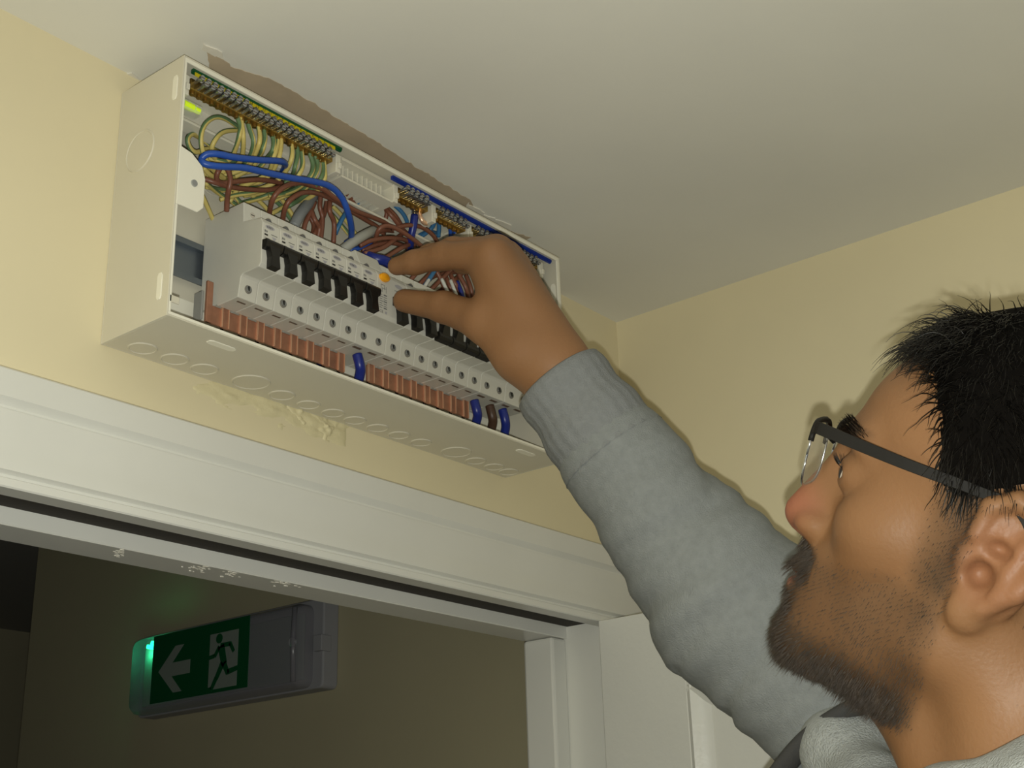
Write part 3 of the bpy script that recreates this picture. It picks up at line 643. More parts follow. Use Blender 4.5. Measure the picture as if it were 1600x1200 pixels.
n = len(rings[0]); cov.add([p for r in rings for p in r], [(i*n+k, i*n+(k+1) % n, (i+1)*n+(k+1) % n, (i+1)*n+k) for i in range(3) for k in range(n)]+[tuple(3*n+k for k in range(n))])
co = obj('diffuser_cover', cov, COVER, ex, smooth='auto')
obj('reflector_tray', MB().box((.6275, y0s+.012, z0s+.010), (.633, y1s-.012, z1s-.010)), EXW, ex, bevel=.002)
obj('cover_screw', MB().cyl((.6085, y0s+.012, -.080), (.612, y0s+.012, -.080), .0055, n=14), EXB, co, smooth='auto')
obj('cover_rib', MB().tube([(.611, y0s+.010, z0s+.006), (.6095, y0s+.010, -.08), (.611, y0s+.010, z1s-.006)], .0035, 8), COVER, co, smooth=True)
leg = MB().box((.6092, .5455, z0s+.009), (.6102, .7440, z1s-.004)); lp = obj('legend_panel', leg, EXG, ex)
xa = .6088
def flat(poly, mm): mm.prism(poly, lambda p: (xa, p[0], p[1]), lambda p: (xa+.0004, p[0], p[1])); return mm
# y runs right-to-left in the picture: larger y is further left
zc_ = -.0845; ar = [(q-.0500, w_) for q, w_ in [(.7790,zc_),(.745,zc_+.031),(.727,zc_+.031),(.750,zc_+.009),(.712,zc_+.009),(.712,zc_-.009),(.750,zc_-.009),(.727,zc_-.031),(.745,zc_-.031)]]
obj('arrow', flat(ar, MB()), EXW, lp)
YS = -.0605
dr = [(.6225,-.1210),(.6225,-.0490),(.5660,-.0490),(.5660,-.1210)]
obj('doorway', flat(dr, MB()), EXW, lp)
xa = .6084; fig = MB()
flat([(.664+YS+.0065*math.cos(2*math.pi*k/16), -.0565+.0065*math.sin(2*math.pi*k/16)) for k in range(16)], fig)
def limb(a, b, w0, w1):
    a = np.array(a)+(YS, 0); b = np.array(b)+(YS, 0); d = (b-a)/np.linalg.norm(b-a); nrm = np.array([-d[1], d[0]]); flat([tuple(a+nrm*w0), tuple(b+nrm*w1), tuple(b-nrm*w1), tuple(a-nrm*w0)], fig)
limb((.660,-.066), (.652,-.091), .0065, .0055); limb((.661,-.066), (.641,-.066), .003, .003); limb((.642,-.065), (.634,-.077), .003, .0026)
limb((.663,-.067), (.672,-.079), .003, .0028); limb((.672,-.078), (.688,-.080), .0028, .0024)
limb((.653,-.089), (.644,-.104), .0046, .0036); limb((.645,-.102), (.6235,-.0985), .0036, .003)
limb((.655,-.089), (.667,-.108), .0046, .0036); limb((.667,-.107), (.676,-.121), .0036, .003); limb((.676,-.120), (.683,-.1205), .0028, .0024)
obj('running_figure', fig, EXG, lp)
obj('indicator_led', MB().cyl((.6135, .7535, -.0420), (.627, .7535, -.0420), .0038, n=12).cyl((.6135, .7630, -.0450), (.627, .7630, -.0450), .0030, n=12), LEDG, ex, smooth='auto')
gl_ = bpy.data.lights.new('exit_sign_led', 'POINT'); gl_.energy = .05; gl_.color = (.05, 1, .45); gl_.shadow_soft_size = .004
go = bpy.data.objects.new('exit_sign_led', gl_); COL.objects.link(go); go.location = (.619, .772, -.052)
# ================================================================== PERSON
def surface_nets(f, lo, hi, h, prims_filter=None, n=8):
    lo = np.array(lo, float); hi = np.array(hi, float)
    nb = np.ceil((hi-lo)/(h*n)).astype(int)
    gi = np.stack(np.meshgrid(*[np.arange(k) for k in nb], indexing='ij'), -1).reshape(-1, 3)
    cen = lo+(gi+.5)*h*n; R = h*n*.5*math.sqrt(3)
    fc = f(cen, None); keep = np.abs(fc) < R*1.35+.012
    gi = gi[keep]; cen = cen[keep]; CD = np.stack([f.one(q, cen) for q in f.p], 1)
    loc = np.stack(np.meshgrid(*[np.arange(n+1)]*3, indexing='ij'), -1).reshape(-1, 3)
    S = (nb*n+2).astype(np.int64)
    cellk = []; cellv = []; edges = []
    corner = np.array([(a, b, c) for a in (0,1) for b in (0,1) for c in (0,1)])
    E = [(i, j) for i in range(8) for j in range(i+1, 8) if np.abs(corner[i]-corner[j]).sum() == 1]
    for c0, g, dcs in zip(cen, gi, CD):
        pts = lo+(g*n+loc)*h
        d = f(pts, (dcs, R)).reshape(n+1, n+1, n+1)
        if d.min() > 0 or d.max() < 0: continue
        d = np.where(d == 0, 1e-9, d); s = d < 0
        cs = np.stack([d[a:a+n, b:b+n, c:c+n] for a, b, c in corner], -1); ss = cs < 0
        act = ss.any(-1) & ~ss.all(-1); idx = np.argwhere(act)
        if len(idx):
            v = cs[act]; acc = np.zeros((len(v), 3)); cnt = np.zeros(len(v))
            for i, j in E:
                cr = (v[:, i] < 0) != (v[:, j] < 0); t = np.where(cr, v[:, i]/(v[:, i]-v[:, j]+1e-20), 0)
                p = corner[i]+(corner[j]-corner[i])*t[:, None]; acc += p*cr[:, None]; cnt += cr
            gidx = g*n+idx; cellv.append(lo+(gidx+acc/cnt[:, None])*h); cellk.append((gidx[:, 0]*S[1]+gidx[:, 1])*S[2]+gidx[:, 2])
        for ax in range(3):
            sl0 = [slice(0, n)]*3; sl1 = [slice(0, n)]*3; sl1[ax] = slice(1, n+1)
            a = s[tuple(sl0)]; b = s[tuple(sl1)]; ii = np.argwhere(a != b)
            if len(ii): edges.append(np.c_[g*n+ii, np.full(len(ii), ax), a[tuple(ii.T)]])
    K = np.concatenate(cellk); V = np.concatenate(cellv); o = np.argsort(K); K = K[o]; V = V[o]
    Eg = np.concatenate(edges).astype(np.int64); quads = []
    for ax in range(3):
        e = Eg[Eg[:, 3] == ax]; b, c = (ax+1) % 3, (ax+2) % 3; ks = []; ok = np.ones(len(e), bool)
        for db, dc in ((0,0),(-1,0),(-1,-1),(0,-1)):
            q = e[:, :3].copy(); q[:, b] += db; q[:, c] += dc; k = (q[:, 0]*S[1]+q[:, 1])*S[2]+q[:, 2]
            p = np.clip(np.searchsorted(K, k), 0, len(K)-1); ok &= K[p] == k; ks.append(p)
        Q = np.stack(ks, 1); flip = e[:, 4] == 0; Q[flip] = Q[flip][:, ::-1]; quads.append(Q[ok])
    return V, np.concatenate(quads)
def smin(a, b, k):
    if k <= 0: return np.minimum(a, b)
    h = np.clip(.5+.5*(b-a)/k, 0, 1); return b*(1-h)+a*h-k*h*(1-h)
def smax(a, b, k): return -smin(-a, -b, k)
def d_rc(p, a, b, r0, r1):
    ab = b-a; t = np.clip(((p-a)@ab)/(ab@ab+1e-12), 0, 1); return np.linalg.norm(p-a-t[:, None]*ab, axis=1)-(r0+(r1-r0)*t)
def d_el(p, c, r, Rm):
    q = p-c
    if Rm is not None: q = q@Rm
    k0 = np.linalg.norm(q/r, axis=1); k1 = np.linalg.norm(q/(r*r), axis=1)+1e-9; return k0*(k0-1)/k1
class SDF:
    def __init__(s): s.p = []; s.post = None
    def rc(s, a, b, r0, r1=None, k=.01): s.p.append(('rc', np.array(a, float), np.array(b, float), r0, r0 if r1 is None else r1, k)); return s
    def el(s, c, r, k=.01, Rm=None): s.p.append(('el', np.array(c, float), np.array(r, float), Rm, None, k)); return s
    def cut(s, c, r, k=.005, Rm=None): s.p.append(('cut', np.array(c, float), np.array(r, float), Rm, None, k)); return s
    def one(s, q, P): return d_rc(P, q[1], q[2], q[3], q[4]) if q[0] == 'rc' else d_el(P, q[1], q[2], q[3])
    def __call__(s, P, blk):
        pr = s.p
        if blk is not None:
            dc, R = blk; dm = min(d for d, q in zip(dc, pr) if q[0] != 'cut')
            pr = [q for d, q in zip(dc, pr) if d < (R*1.2+.02 if q[0] == 'cut' else max(dm, -R)+2.2*R+.03)]
        d = None
        for q in pr:
            e = s.one(q, P)
            if q[0] == 'cut': d = e*0+1 if d is None else smax(d, -e, q[5])
            else: d = e if d is None else smin(d, e, q[5])
        if s.post is not None: d = d+s.post(P)
        return d
def mesh_obj(name, V, Q, mats, parent, smooth=True, sub=None):
    o0 = np.array(ORG[parent.name]); me = bpy.data.meshes.new(name)
    me.vertices.add(len(V)); me.vertices.foreach_set('co', (V-o0).astype(np.float32).ravel())
    me.loops.add(Q.size); me.loops.foreach_set('vertex_index', Q.astype(np.int32).ravel())
    me.polygons.add(len(Q)); me.polygons.foreach_set('loop_start', np.arange(0, Q.size, Q.shape[1], dtype=np.int32))
    me.update(calc_edges=True); me.validate()
    for m_ in (mats if isinstance(mats, list) else [mats]): me.materials.append(m_)
    if smooth: me.polygons.foreach_set('use_smooth', [True]*len(me.polygons))
    o = bpy.data.objects.new(name, me); COL.objects.link(o); o.parent = parent; ORG[o.name] = tuple(o0); return o

# ---- pose
HR = _rz(1.8887) @ _ry(-.5195) @ _rx(-.323); HC = np.array([.2304, -.5474, -.2083])
hw = lambda *p: HC+HR@np.array(p)                         # head local -> world
FEET = -1.80
pe = thing('person', 'dark-haired bearded man in a grey hoodie reaching up into the fuse box', 'person', (.25, -.62, FEET))
NB_ = np.array([.245, -.565, -.42])                       # base of the neck
SR = np.array([.415, -.50, -.405]); SL = np.array([.075, -.615, -.47])
ER = at(1150, 950, .985); WR = at(868, 578, 1.045)
S = SDF()
E3 = HR
S.el(hw(-.011,0,.042), (.096,.075,.079), 0, E3); S.el(hw(.029,0,.041), (.062,.063,.054), .03, E3); S.el(hw(.038,0,-.03), (.053,.056,.073), .03, E3)
for s in (1, -1):
    S.el(hw(.052,s*.044,-.012), (.026,.021,.020), .022, E3)
    S.rc(hw(.004,s*.051,-.055), hw(.072,s*.016,-.094), .0165, .017, .026)
    S.rc(hw(.004,s*.051,-.055), hw(-.002,s*.056,-.01), .0165, .018, .026)
    S.rc(hw(.088,s*.010,.029), hw(.078,s*.042,.030), .0105, .0095, .014)
S.el(hw(.082,0,-.094), (.019,.021,.016), .02, E3); S.el(hw(.074,0,-.058), (.027,.031,.030), .018, E3)
for s in (1, -1): S.cut(hw(.097,s*.033,.010), (.019,.020,.0135), .014, E3)
S.rc(hw(.086,0,.014), hw(.096,0,-.028), .0095, .0135, .010); S.rc(hw(.095,0,.020), hw(.1105,0,-.025), .0075, .0115, .011)
for s in (1, -1):
    S.el(hw(.0985,s*.0130,-.0290), (.0115,.0080,.0080), .006, E3)
    S.el(hw(.0765,s*.033,.0115), (.0155,.0165,.0145), .005, E3)
    S.cut(hw(.0925,s*.036,.0100), (.008,.0125,.0036), .003, E3)
    S.cut(hw(.1055,s*.0080,-.0375), (.006,.0040,.004), .003, E3)
S.rc(hw(.0985,-.013,-.0545), hw(.0985,.013,-.0545), .0052, .0052, .006); S.rc(hw(.0965,-.012,-.0665), hw(.0965,.012,-.0665), .0062, .0062, .006)
S.cut(hw(.104,0,-.0602), (.013,.023,.0014), .003, E3)
for s in (1, -1):     # ears
    S.el(hw(-.013,s*.0745,.001), (.020,.0085,.031), .008, E3)
    rim = [(.003,.010),(.001,.026),(-.011,.034),(-.026,.028),(-.032,.010),(-.026,-.010),(-.013,-.024)]
    for (a, b) in zip(rim[:-1], rim[1:]): S.rc(hw(a[0],s*(.079+.22*max(0,-a[0]-.005)),a[1]), hw(b[0],s*(.079+.22*max(0,-b[0]-.005)),b[1]), .0050, .0050, .003)
    S.rc(hw(-.021,s*.083,.016), hw(-.017,s*.083,-.014), .0038, .0042, .004); S.cut(hw(-.005,s*.086,-.009), (.0085,.0150,.0085), .004, E3); S.cut(hw(-.010,s*.087,.007), (.0075,.0120,.0050), .004, E3); S.cut(hw(-.015,s*.0875,.020), (.008,.006,.008), .003, E3)
    S.el(hw(-.005,s*.0775,-.030), (.010,.0055,.0105), .006, E3); S.el(hw(.0055,s*.0755,-.003), (.0045,.005,.007), .004, E3)
# neck, throat, chest core
S.rc(hw(-.030,0,-.035), NB_+np.array([0,-.012,0]), .052, .062, .03); S.rc(hw(.030,0,-.082), NB_+np.array([-.012,.035,.02]), .026, .034, .035)
for s in (1, -1): S.rc(hw(-.018,s*.048,-.045), NB_+np.array([s*-.02,.045,0]), .014, .013, .025)
S.rc(NB_+np.array([0,0,-.05]), np.array([.25,-.62,-.85]), .10, .12, .05); S.rc(NB_+np.array([0,0,-.02]), SR, .05, .05, .05); S.rc(NB_+np.array([0,0,-.02]), SL, .05, .05, .05)
S.rc(SR, ER, .046, .038, .03); S.rc(ER, WR+(ER-WR)*.3, .038, .0275, .02); S.rc(WR+(ER-WR)*.3, WR, .0275, .0225, .02)
# right hand
F_I = [(770,400,1.066),(694,400,1.098),(648,410,1.113),(620,416,1.122)]
F_M = [(776,394,1.086),(708,392,1.126),(672,400,1.142),(650,406,1.150)]
F_R = [(790,402,1.106),(730,396,1.146),(700,404,1.158),(682,410,1.162)]
F_L = [(806,418,1.122),(756,408,1.156),(732,412,1.166),(718,416,1.170)]
A3 = lambda q: at(*q)
for Fg, rr in ((F_I, (.0135,.0112,.0098,.0078)), (F_M, (.0135,.0112,.0096,.0076)), (F_R, (.0130,.0106,.0092,.0074)), (F_L, (.0120,.0094,.0082,.0068))):
    P = [A3(q) for q in Fg]; S.rc(WR, P[0], .0215, rr[0], .014)
    for i in range(3): S.rc(P[i], P[i+1], rr[i], rr[i+1], .005)
S.rc(at(842,552,1.050), at(778,440,1.078), .021, .017, .016); S.rc(at(838,540,1.075), at(795,440,1.105), .019, .015, .016)
TH = [A3(q) for q in ((812,552,1.048),(756,503,1.066),(694,480,1.098),(632,470,1.124))]
S.rc(WR, TH[0], .0205, .0190, .016); S.rc(TH[0], TH[1], .0195, .0158, .012); S.rc(TH[1], TH[2], .0155, .0125, .008); S.rc(TH[2], TH[3], .0122, .0098, .006)
S.rc(at(800,500,1.06), at(772,430,1.07), .015, .012, .014)
# left arm hanging by the side
EL_ = np.array([.02,-.66,-.76]); WL = np.array([.045,-.54,-.97]); S.rc(SL, EL_, .045, .036, .03); S.rc(EL_, WL, .036, .024, .02)
for i in range(4):
    b0 = WL+np.array([.01+.0*i, .055-.018*i, -.075+.0*i]); b1 = b0+np.array([.012,.012,-.036]); b2 = b1+np.array([.018,.008,-.024])
    S.rc(WL, b0, .02, .012, .012); S.rc(b0, b1, .0105, .0095, .005); S.rc(b1, b2, .0095, .0078, .004)
b0 = WL+np.array([.012,.038,-.03]); S.rc(WL, b0, .019, .014, .012); S.rc(b0, b0+np.array([.012,.028,-.04]), .013, .0105, .006); S.rc(b0+np.array([.012,.028,-.04]), b0+np.array([.018,.03,-.068]), .0105, .0085, .004)
V, Q = surface_nets(S, (-.06,-.80,-1.14), (.50,.0,.16), .0022)
def nrm(V, Q):
    a = V[Q[:,2]]-V[Q[:,0]]; b = V[Q[:,3]]-V[Q[:,1]]; fn = np.cross(a, b); N = np.zeros_like(V)
    for k in range(4): np.add.at(N, Q[:,k], fn)
    return N/(np.linalg.norm(N, axis=1)[:,None]+1e-12)
def relax(V, Q, it):
    e = np.concatenate([Q[:,[0,1]],Q[:,[1,2]],Q[:,[2,3]],Q[:,[3,0]]]); cnt = np.zeros(len(V)); np.add.at(cnt, e[:,0], 1); np.add.at(cnt, e[:,1], 1)
    for _ in range(it):
        A = np.zeros_like(V); np.add.at(A, e[:,0], V[e[:,1]]); np.add.at(A, e[:,1], V[e[:,0]]); V = V*.5+.5*A/np.maximum(cnt,1)[:,None]
    return V
V = relax(V, Q, 1); N = nrm(V, Q)
X = (V-HC)@HR                                            # head-local coordinates of every vertex
def ss(a, b, x): t = np.clip((x-a)/(b-a), 0, 1); return t*t*(3-2*t)
x, y, z = X.T; ay = np.abs(y); inhead = (np.linalg.norm(X-np.array([0,0,-.01]), axis=1) < .16) & (z > -.14)
nz = lambda P, f: (np.sin(P[:,0]*f+1.3)*np.sin(P[:,1]*f*1.13+.4)+np.sin(P[:,2]*f*.93+2.)*np.sin(P[:,0]*f*1.37+.9)+np.sin(P[:,1]*f*1.7+P[:,2]*f*1.2))/2.2
topl = -.034-.30*np.clip(.085-x,0,.07)*0+.012*ss(.09,.03,x)            # upper beard line on the cheek
bw = ss(.004,-.022,z-topl)*ss(-.006,.018,x-.0)*ss(-.150,-.128,z)
bw = np.maximum(bw*ss(.1,.55,bw), ss(.000,.012,x)*ss(.036,.024,x)*ss(.055,.02,z)*ss(-.05,-.02,z)*.9)     # sideburn
bw *= 1-ss(.009,.004,np.abs(z+.0605))*ss(.023,.016,ay)*ss(.088,.094,x)                                # lips stay bare
dens = bw*(.35+.65*np.maximum(ss(-.075,-.098,z), np.maximum(ss(.085,.097,x)*ss(.028,.018,ay), ss(.028,.014,x)*ss(-.06,-.03,z)*.5)))
dens *= np.clip(.85+.35*nz(X, 90.), 0, 1.2)*inhead*ss(-.118,-.106,z)*ss(.0,.02,x+.35*(z+.10)+.012)
mou = ss(.0100,.0075,np.abs(z+.0470+.25*np.clip(ay-.012,0,.02)))*ss(.108,.104,x)*ss(.034,.026,ay)*ss(.082,.088,x)*inhead; dens = np.maximum(dens, mou)
lipm = (ss(.0075,.005,np.abs(z+.0605))*ss(.022,.017,ay)*ss(.092,.096,x))*inhead
red = (ss(.03,.0,np.linalg.norm(X-np.array([.112,0,-.024]),axis=1))*.8+ss(.035,.015,np.linalg.norm((X-np.array([-.012,0,0]))*np.array([1,0,1])-0,axis=1))*(ay>.069)*.18)*inhead
brow = ss(.006,.0035,np.abs(z-.0335-.10*(ay-.02)*ss(.03,.01,ay-.02)))*ss(.008,.014,ay)*ss(.056,.048,ay)*ss(.066,.074,x)*inhead
skin = np.array(s2l((138,100,68))); C = np.tile(skin, (len(V),1))*(1+.05*nz(X,55.)[:,None])
def mixc(C, c, t): return C*(1-t[:,None])+np.array(s2l(c))*t[:,None]
C = mixc(C, (166,98,80), np.clip(red,0,.7)); C = mixc(C, (126,80,68), lipm*.8); C = mixc(C, (62,48,36), np.clip(dens*.8+bw*inhead*.28,0,.85)); C = mixc(C, (36,28,22), brow*.9)
SKM = bpy.data.materials.new('skin'); SKM.use_nodes = True; nt = SKM.node_tree; bs = nt.nodes['Principled BSDF']
va = nt.nodes.new('ShaderNodeVertexColor'); va.layer_name = 'tone'; nt.links.new(va.outputs['Color'], bs.inputs['Base Color'])
bs.inputs['Roughness'].default_value = .5; bs.inputs['Specular IOR Level'].default_value = .35
bs.inputs['Subsurface Weight'].default_value = .12; bs.inputs['Subsurface Radius'].default_value = (.004,.0018,.001); bs.inputs['Subsurface Scale'].default_value = 1.
tcn = nt.nodes.new('ShaderNodeTexCoord'); nn_ = nt.nodes.new('ShaderNodeTexNoise'); nn_.inputs['Scale'].default_value = 420; nt.links.new(tcn.outputs['Object'], nn_.inputs['Vector'])
bp_ = nt.nodes.new('ShaderNodeBump'); bp_.inputs['Strength'].default_value = .22; bp_.inputs['Distance'].default_value = .001; nt.links.new(nn_.outputs['Fac'], bp_.inputs['Height']); nt.links.new(bp_.outputs['Normal'], bs.inputs['Normal'])
body = mesh_obj('body', V, Q, SKM, pe)
cl = body.data.color_attributes.new('tone', 'FLOAT_COLOR', 'POINT'); cl.data.foreach_set('color', np.c_[C, np.ones(len(V))].astype(np.float32).ravel())
for s in (1, -1):
    e = MB(); c = hw(.0785, s*.033, .0108); f_ = HR@np.array([1,0,.1]); f_ /= np.linalg.norm(f_); n = 16
    u_ = np.cross(f_, (0,0,1)); u_ /= np.linalg.norm(u_); v_ = np.cross(f_, u_); vs = []; fs = []; ms = []
    for i in range(13):
        t = math.pi*i/12
        for k in range(n): vs.append(c+.0122*(math.cos(t)*f_+math.sin(t)*(math.cos(2*math.pi*k/n)*u_+math.sin(2*math.pi*k/n)*v_)))
    for i in range(12):
        e.add([], []); fs += [(i*n+k, i*n+(k+1) % n, (i+1)*n+(k+1) % n, (i+1)*n+k) for k in range(n)]; ms += [1 if i < 3 else 0]*n
    e.v = [tuple(q) for q in vs]; e.f = fs; e.m = ms; obj('eye', e, [EYEW, EYEI], body, smooth=True)
# ---- strands
def strands(roots, dirs, lens, r0, nseg, bend, jit):
    n = len(roots); P = np.zeros((n, nseg+1, 3)); P[:,0] = roots; d = dirs.copy()
    for i in range(nseg):
        d = d+bend(P[:,i], (i+1)/nseg)+RNG.normal(0, jit, (n,3)); d /= np.linalg.norm(d,axis=1)[:,None]+1e-9
        P[:,i+1] = P[:,i]+d*(lens/nseg)[:,None]
    T = np.gradient(P, axis=1); T /= np.linalg.norm(T,axis=2)[:,:,None]+1e-12
    a = np.cross(T, np.array([.31,.52,.79])); a /= np.linalg.norm(a,axis=2)[:,:,None]+1e-12; b = np.cross(T, a)
    rr = r0*np.linspace(1,.12,nseg+1)[None,:,None]; ring = [P+rr*(math.cos(t)*a+math.sin(t)*b) for t in (0,2.094,4.189)]
    VV = np.stack(ring, 2).reshape(-1,3); base = np.arange(n)[:,None,None,None]*(nseg+1)*3
    i = np.arange(nseg)[None,:,None]; k = np.arange(3)[None,None,:]
    q = np.stack(np.broadcast_arrays(i*3+k, i*3+(k+1)%3, (i+1)*3+(k+1)%3, (i+1)*3+k), -1)+base
    return VV, q.reshape(-1,4)
hline = np.where(x > .03, .066-.10*np.clip(ay-.02,0,.06)*0+.0*x, 0)
# hairline on each vertex: front edge, receding temples, sideburn, behind the ear, nape
hz = np.interp(x, [-.12,-.06,-.035,-.02,.0,.018,.030,.040,.055,.075,.10], [-.055,-.050,-.030,.030,.036,.024,.026,.056,.078,.088,.096])
sc_ = inhead & (z > hz) & ~((ay > .0765) & (z < .04) & (x > -.04) & (x < .015))
th = .010*ss(0,.028,z-hz)*(1+.35*nz(X,60.))*(.75+.5*ss(.03,.09,z))
fm = sc_[Q].all(1); used_v = np.unique(Q[fm]); remap = -np.ones(len(V), int); remap[used_v] = np.arange(len(used_v))
cv = V[used_v]+N[used_v]*(th[used_v]+.0006)[:,None]; cq = remap[Q[fm]]
rt = RNG.choice(np.where(sc_)[0], 10500); Xr = X[rt]; Nr = N[rt]
fwd, lef, up = HR[:,0], HR[:,1], HR[:,2]
top = ss(.02,.08,Xr[:,2])[:,None]; frt = ss(-.01,.07,Xr[:,0])[:,None]
sweep = fwd*(.25*top*frt)-fwd*.25*top*(1-frt)+up*(-.55*(1-top))-fwd*(.25*(1-frt))+lef*(.75*top)*np.sign(Xr[:,1:2]+.02)
d0 = Nr*.34+sweep; ln = (.016+.016*top[:,0]*(.4+.6*frt[:,0]))*RNG.uniform(.7,1.25,len(rt))
def bend_h(P, t):
    L = (P-HC)@HR; return (-up*.22-np.array([0,0,.05]))*(.4+ss(.05,.1,L[:,0])[:,None])
sv, sq = strands(V[rt]+Nr*(th[rt]*.6)[:,None], d0, ln, .00055, 6, bend_h, .10)
fr = np.where(sc_ & (x > .035) & (z > .074) & (z < .105))[0]; rf = RNG.choice(fr, 200)
lv_, lq_ = strands(V[rf]+N[rf]*(th[rf]*.8)[:,None], N[rf]*.5+fwd*.15+up*.35+lef*RNG.normal(.45,.25,(200,1)), RNG.uniform(.016,.030,200), .0006, 8, lambda P, t: -up*.30-fwd*.10*t, .06)
HV = np.concatenate([cv, sv, lv_]); HQ = np.concatenate([cq, sq+len(cv), lq_+len(cv)+len(sv)])
ho = mesh_obj('hair', HV, HQ, [HAIR, mat('hair_under', (14,12,10), .95, spec=.05)], pe)
mi_ = np.zeros(len(HQ), np.int32); mi_[:len(cq)] = 1; ho.data.polygons.foreach_set('material_index', mi_)
# beard, moustache and sideburn bristles
pb = np.clip(dens, 0, None)*(x > -.01); pb = np.where(inhead, pb, 0); pb = pb**1.2/np.sum(pb**1.2); rb = RNG.choice(len(V), 15000, p=pb)
Xb = X[rb]; dnB = np.clip(dens[rb],0,1)
db = N[rb]*.55-up*.7+fwd*.15+lef*np.sign(Xb[:,1:2])*.05; lb = (.0022+.0070*dnB**2*ss(-.05,-.095,Xb[:,2])+.005*mou[rb])*RNG.uniform(.5,1.35,len(rb))*np.where(RNG.random(len(rb)) < .06, 1.5, 1)
bv, bq = strands(V[rb]-N[rb]*.0004, db, lb, .00022, 3, lambda P, t: -up*.12, .08)
mesh_obj('beard', bv, bq, BEARD, pe)
eb = np.where(brow > .3)[0]; re_ = RNG.choice(eb, 500); ev_, eq_ = strands(V[re_], N[re_]*.5+lef*np.sign(X[re_][:,1:2])*.7+up*.25, RNG.uniform(.005,.009,500), .0003, 3, lambda P, t: 0*P, .06)
for s_ in (1, -1):
    k_ = np.repeat(np.sign(X[re_][:,1]) == s_, 9); mesh_obj('eyebrow', ev_, eq_[k_], HAIR, pe)
for s_ in (1, -1):
    ly = np.repeat(np.linspace(.0235, .0480, 26), 2); lroot = np.array([hw(.0915-60*(q-.033)**2*.35, s_*q, .0138) for q in ly])
    lvv, lqq = strands(lroot, np.tile(fwd*.75+up*.15, (52,1))+lef*s_*((ly-.033)*45)[:,None], RNG.uniform(.005,.008,52), .00022, 4, lambda P, t: up*.28, .03)
    mesh_obj('eyelashes', lvv, lqq, HAIR, pe)
# ---- hoodie
axis = ER-WR; axis /= np.linalg.norm(axis); CE_ = WR+axis*.006+RC@np.array([-.001,-.003,0])
Hd = SDF(); s1 = CE_+axis*.075
Hd.rc(s1, ER, .0445, .0575, 0); Hd.rc(ER, SR, .0575, .080, .03)
TC = np.array([.245,-.60,-.62]); yawR = _rz(.17)
Hd.el(TC+np.array([0,0,.02]), (.195,.135,.26), .05, yawR); Hd.el(TC+np.array([.0,-.03,-.26]), (.185,.135,.24), .06, yawR)
Hd.rc(SL, SR, .078, .078, .05); Hd.rc(SL, EL_, .075, .056, .04); Hd.rc(EL_, WL+np.array([-.004,-.02,.03]), .056, .042, .02)
# folds along the sleeve
e1 = np.cross(axis, (0,0,1)); e1 /= np.linalg.norm(e1); e2 = np.cross(axis, e1)
def folds(P):
    q = P-WR; t = q@axis; a = np.arctan2(q@e2, q@e1)
    w_ = ss(.05,.12,t)*ss(.62,.4,t)
    f1 = np.sin(t*150+2.2*np.sin(a+.6)+1.7*np.sin(t*31)); f2 = np.sin(t*78-1.8*a+1.2*np.sin(t*17+2)); f3 = np.sin(t*230+3*a+2*np.sin(t*40))
    near = np.exp(-((t-.22)/.13)**2)
    body_ = (1-ss(.0,.1,P[:,1]+.45)) if False else 0
    return (-(.0009*f1*(.5+near)+.0013*f2*(.25+near)+.0007*f3)+.0055*(.3+near)*(1-np.abs(np.sin(t*46-1.1*a+1.3*np.sin(t*23+1))))**4*(.5+.5*np.sin(a*1.0+t*19+.8)))*w_
Hd.post = folds
hv, hq = surface_nets(Hd, (-.10,-.84,-1.16), (.56,-.10,-.03), .0045); hoodie = mesh_obj('hoodie', hv, hq, FABRIC, pe)
def cuff(c0, ax, L, r0, r1):
    u_ = np.cross(ax, (0,0,1)); u_ /= np.linalg.norm(u_); v_ = np.cross(ax, u_); n = 96; m = MB(); vs = []
    rings = [(-.0,r0-.006),(-.0015,r0-.003),(0,r0)]+[(L*k/12, r0+(r1-r0)*(k/12)**1.5+.0012*math.sin(k*1.1)) for k in range(1,13)]
    for t, r in rings:
        for k in range(n):
            a = 2*math.pi*k/n; rb_ = r+.0003*(1 if k % 4 < 2 else -1)*(1 if t > 0 else 0); vs.append(c0+ax*t+rb_*(math.cos(a)*u_+math.sin(a)*v_))
    m.add(vs, [(i*n+k, i*n+(k+1) % n, (i+1)*n+(k+1) % n, (i+1)*n+k) for i in range(len(rings)-1) for k in range(n)]); return m
obj('cuff', cuff(CE_, axis, .072, .0375, .0440), RIB, hoodie, smooth=True)
axl = EL_-WL; axl /= np.linalg.norm(axl); obj('cuff', cuff(WL+axl*.005, axl, .06, .034, .043), RIB, hoodie, smooth=True)
# hood lying round the neck
Hn = SDF(); rg_ = [at(1322,1172,.88), at(1385,1280,.80), at(1520,1285,.70), at(1660,1262,.655), np.array([.18,-.66,-.345]), np.array([.26,-.685,-.345]), np.array([.345,-.63,-.345]), at(1440,1130,.95), at(1350,1128,.92)]
for a, b, ra, rb_ in zip(rg_, rg_[1:]+rg_[:1], (.026,.026,.028,.032,.04,.045,.036,.028,.026), (.026,.028,.032,.04,.045,.036,.028,.026,.026)): Hn.rc(a, b, ra, rb_, .02)
Hn.rc(rg_[5], np.array([.25,-.74,-.50]), .045, .06, .03)
Hn.post = lambda P: -.0022*np.sin(P[:,0]*95+3*np.sin(P[:,2]*40))*np.sin(P[:,1]*70+1)
nv, nq = surface_nets(Hn, (.0,-.86,-.62), (.5,-.30,-.22), .0042); mesh_obj('hood', nv, nq, FLEECE, hoodie)
obj('hood_tape', MB().tube(catmull([at(1205,1225,.90), at(1250,1168,.885), at(1292,1131,.875), at(1340,1104,.865), at(1390,1085,.88)], 6), .0095, 10, flat=.6), TAPE, hoodie, smooth=True)
cR = [];
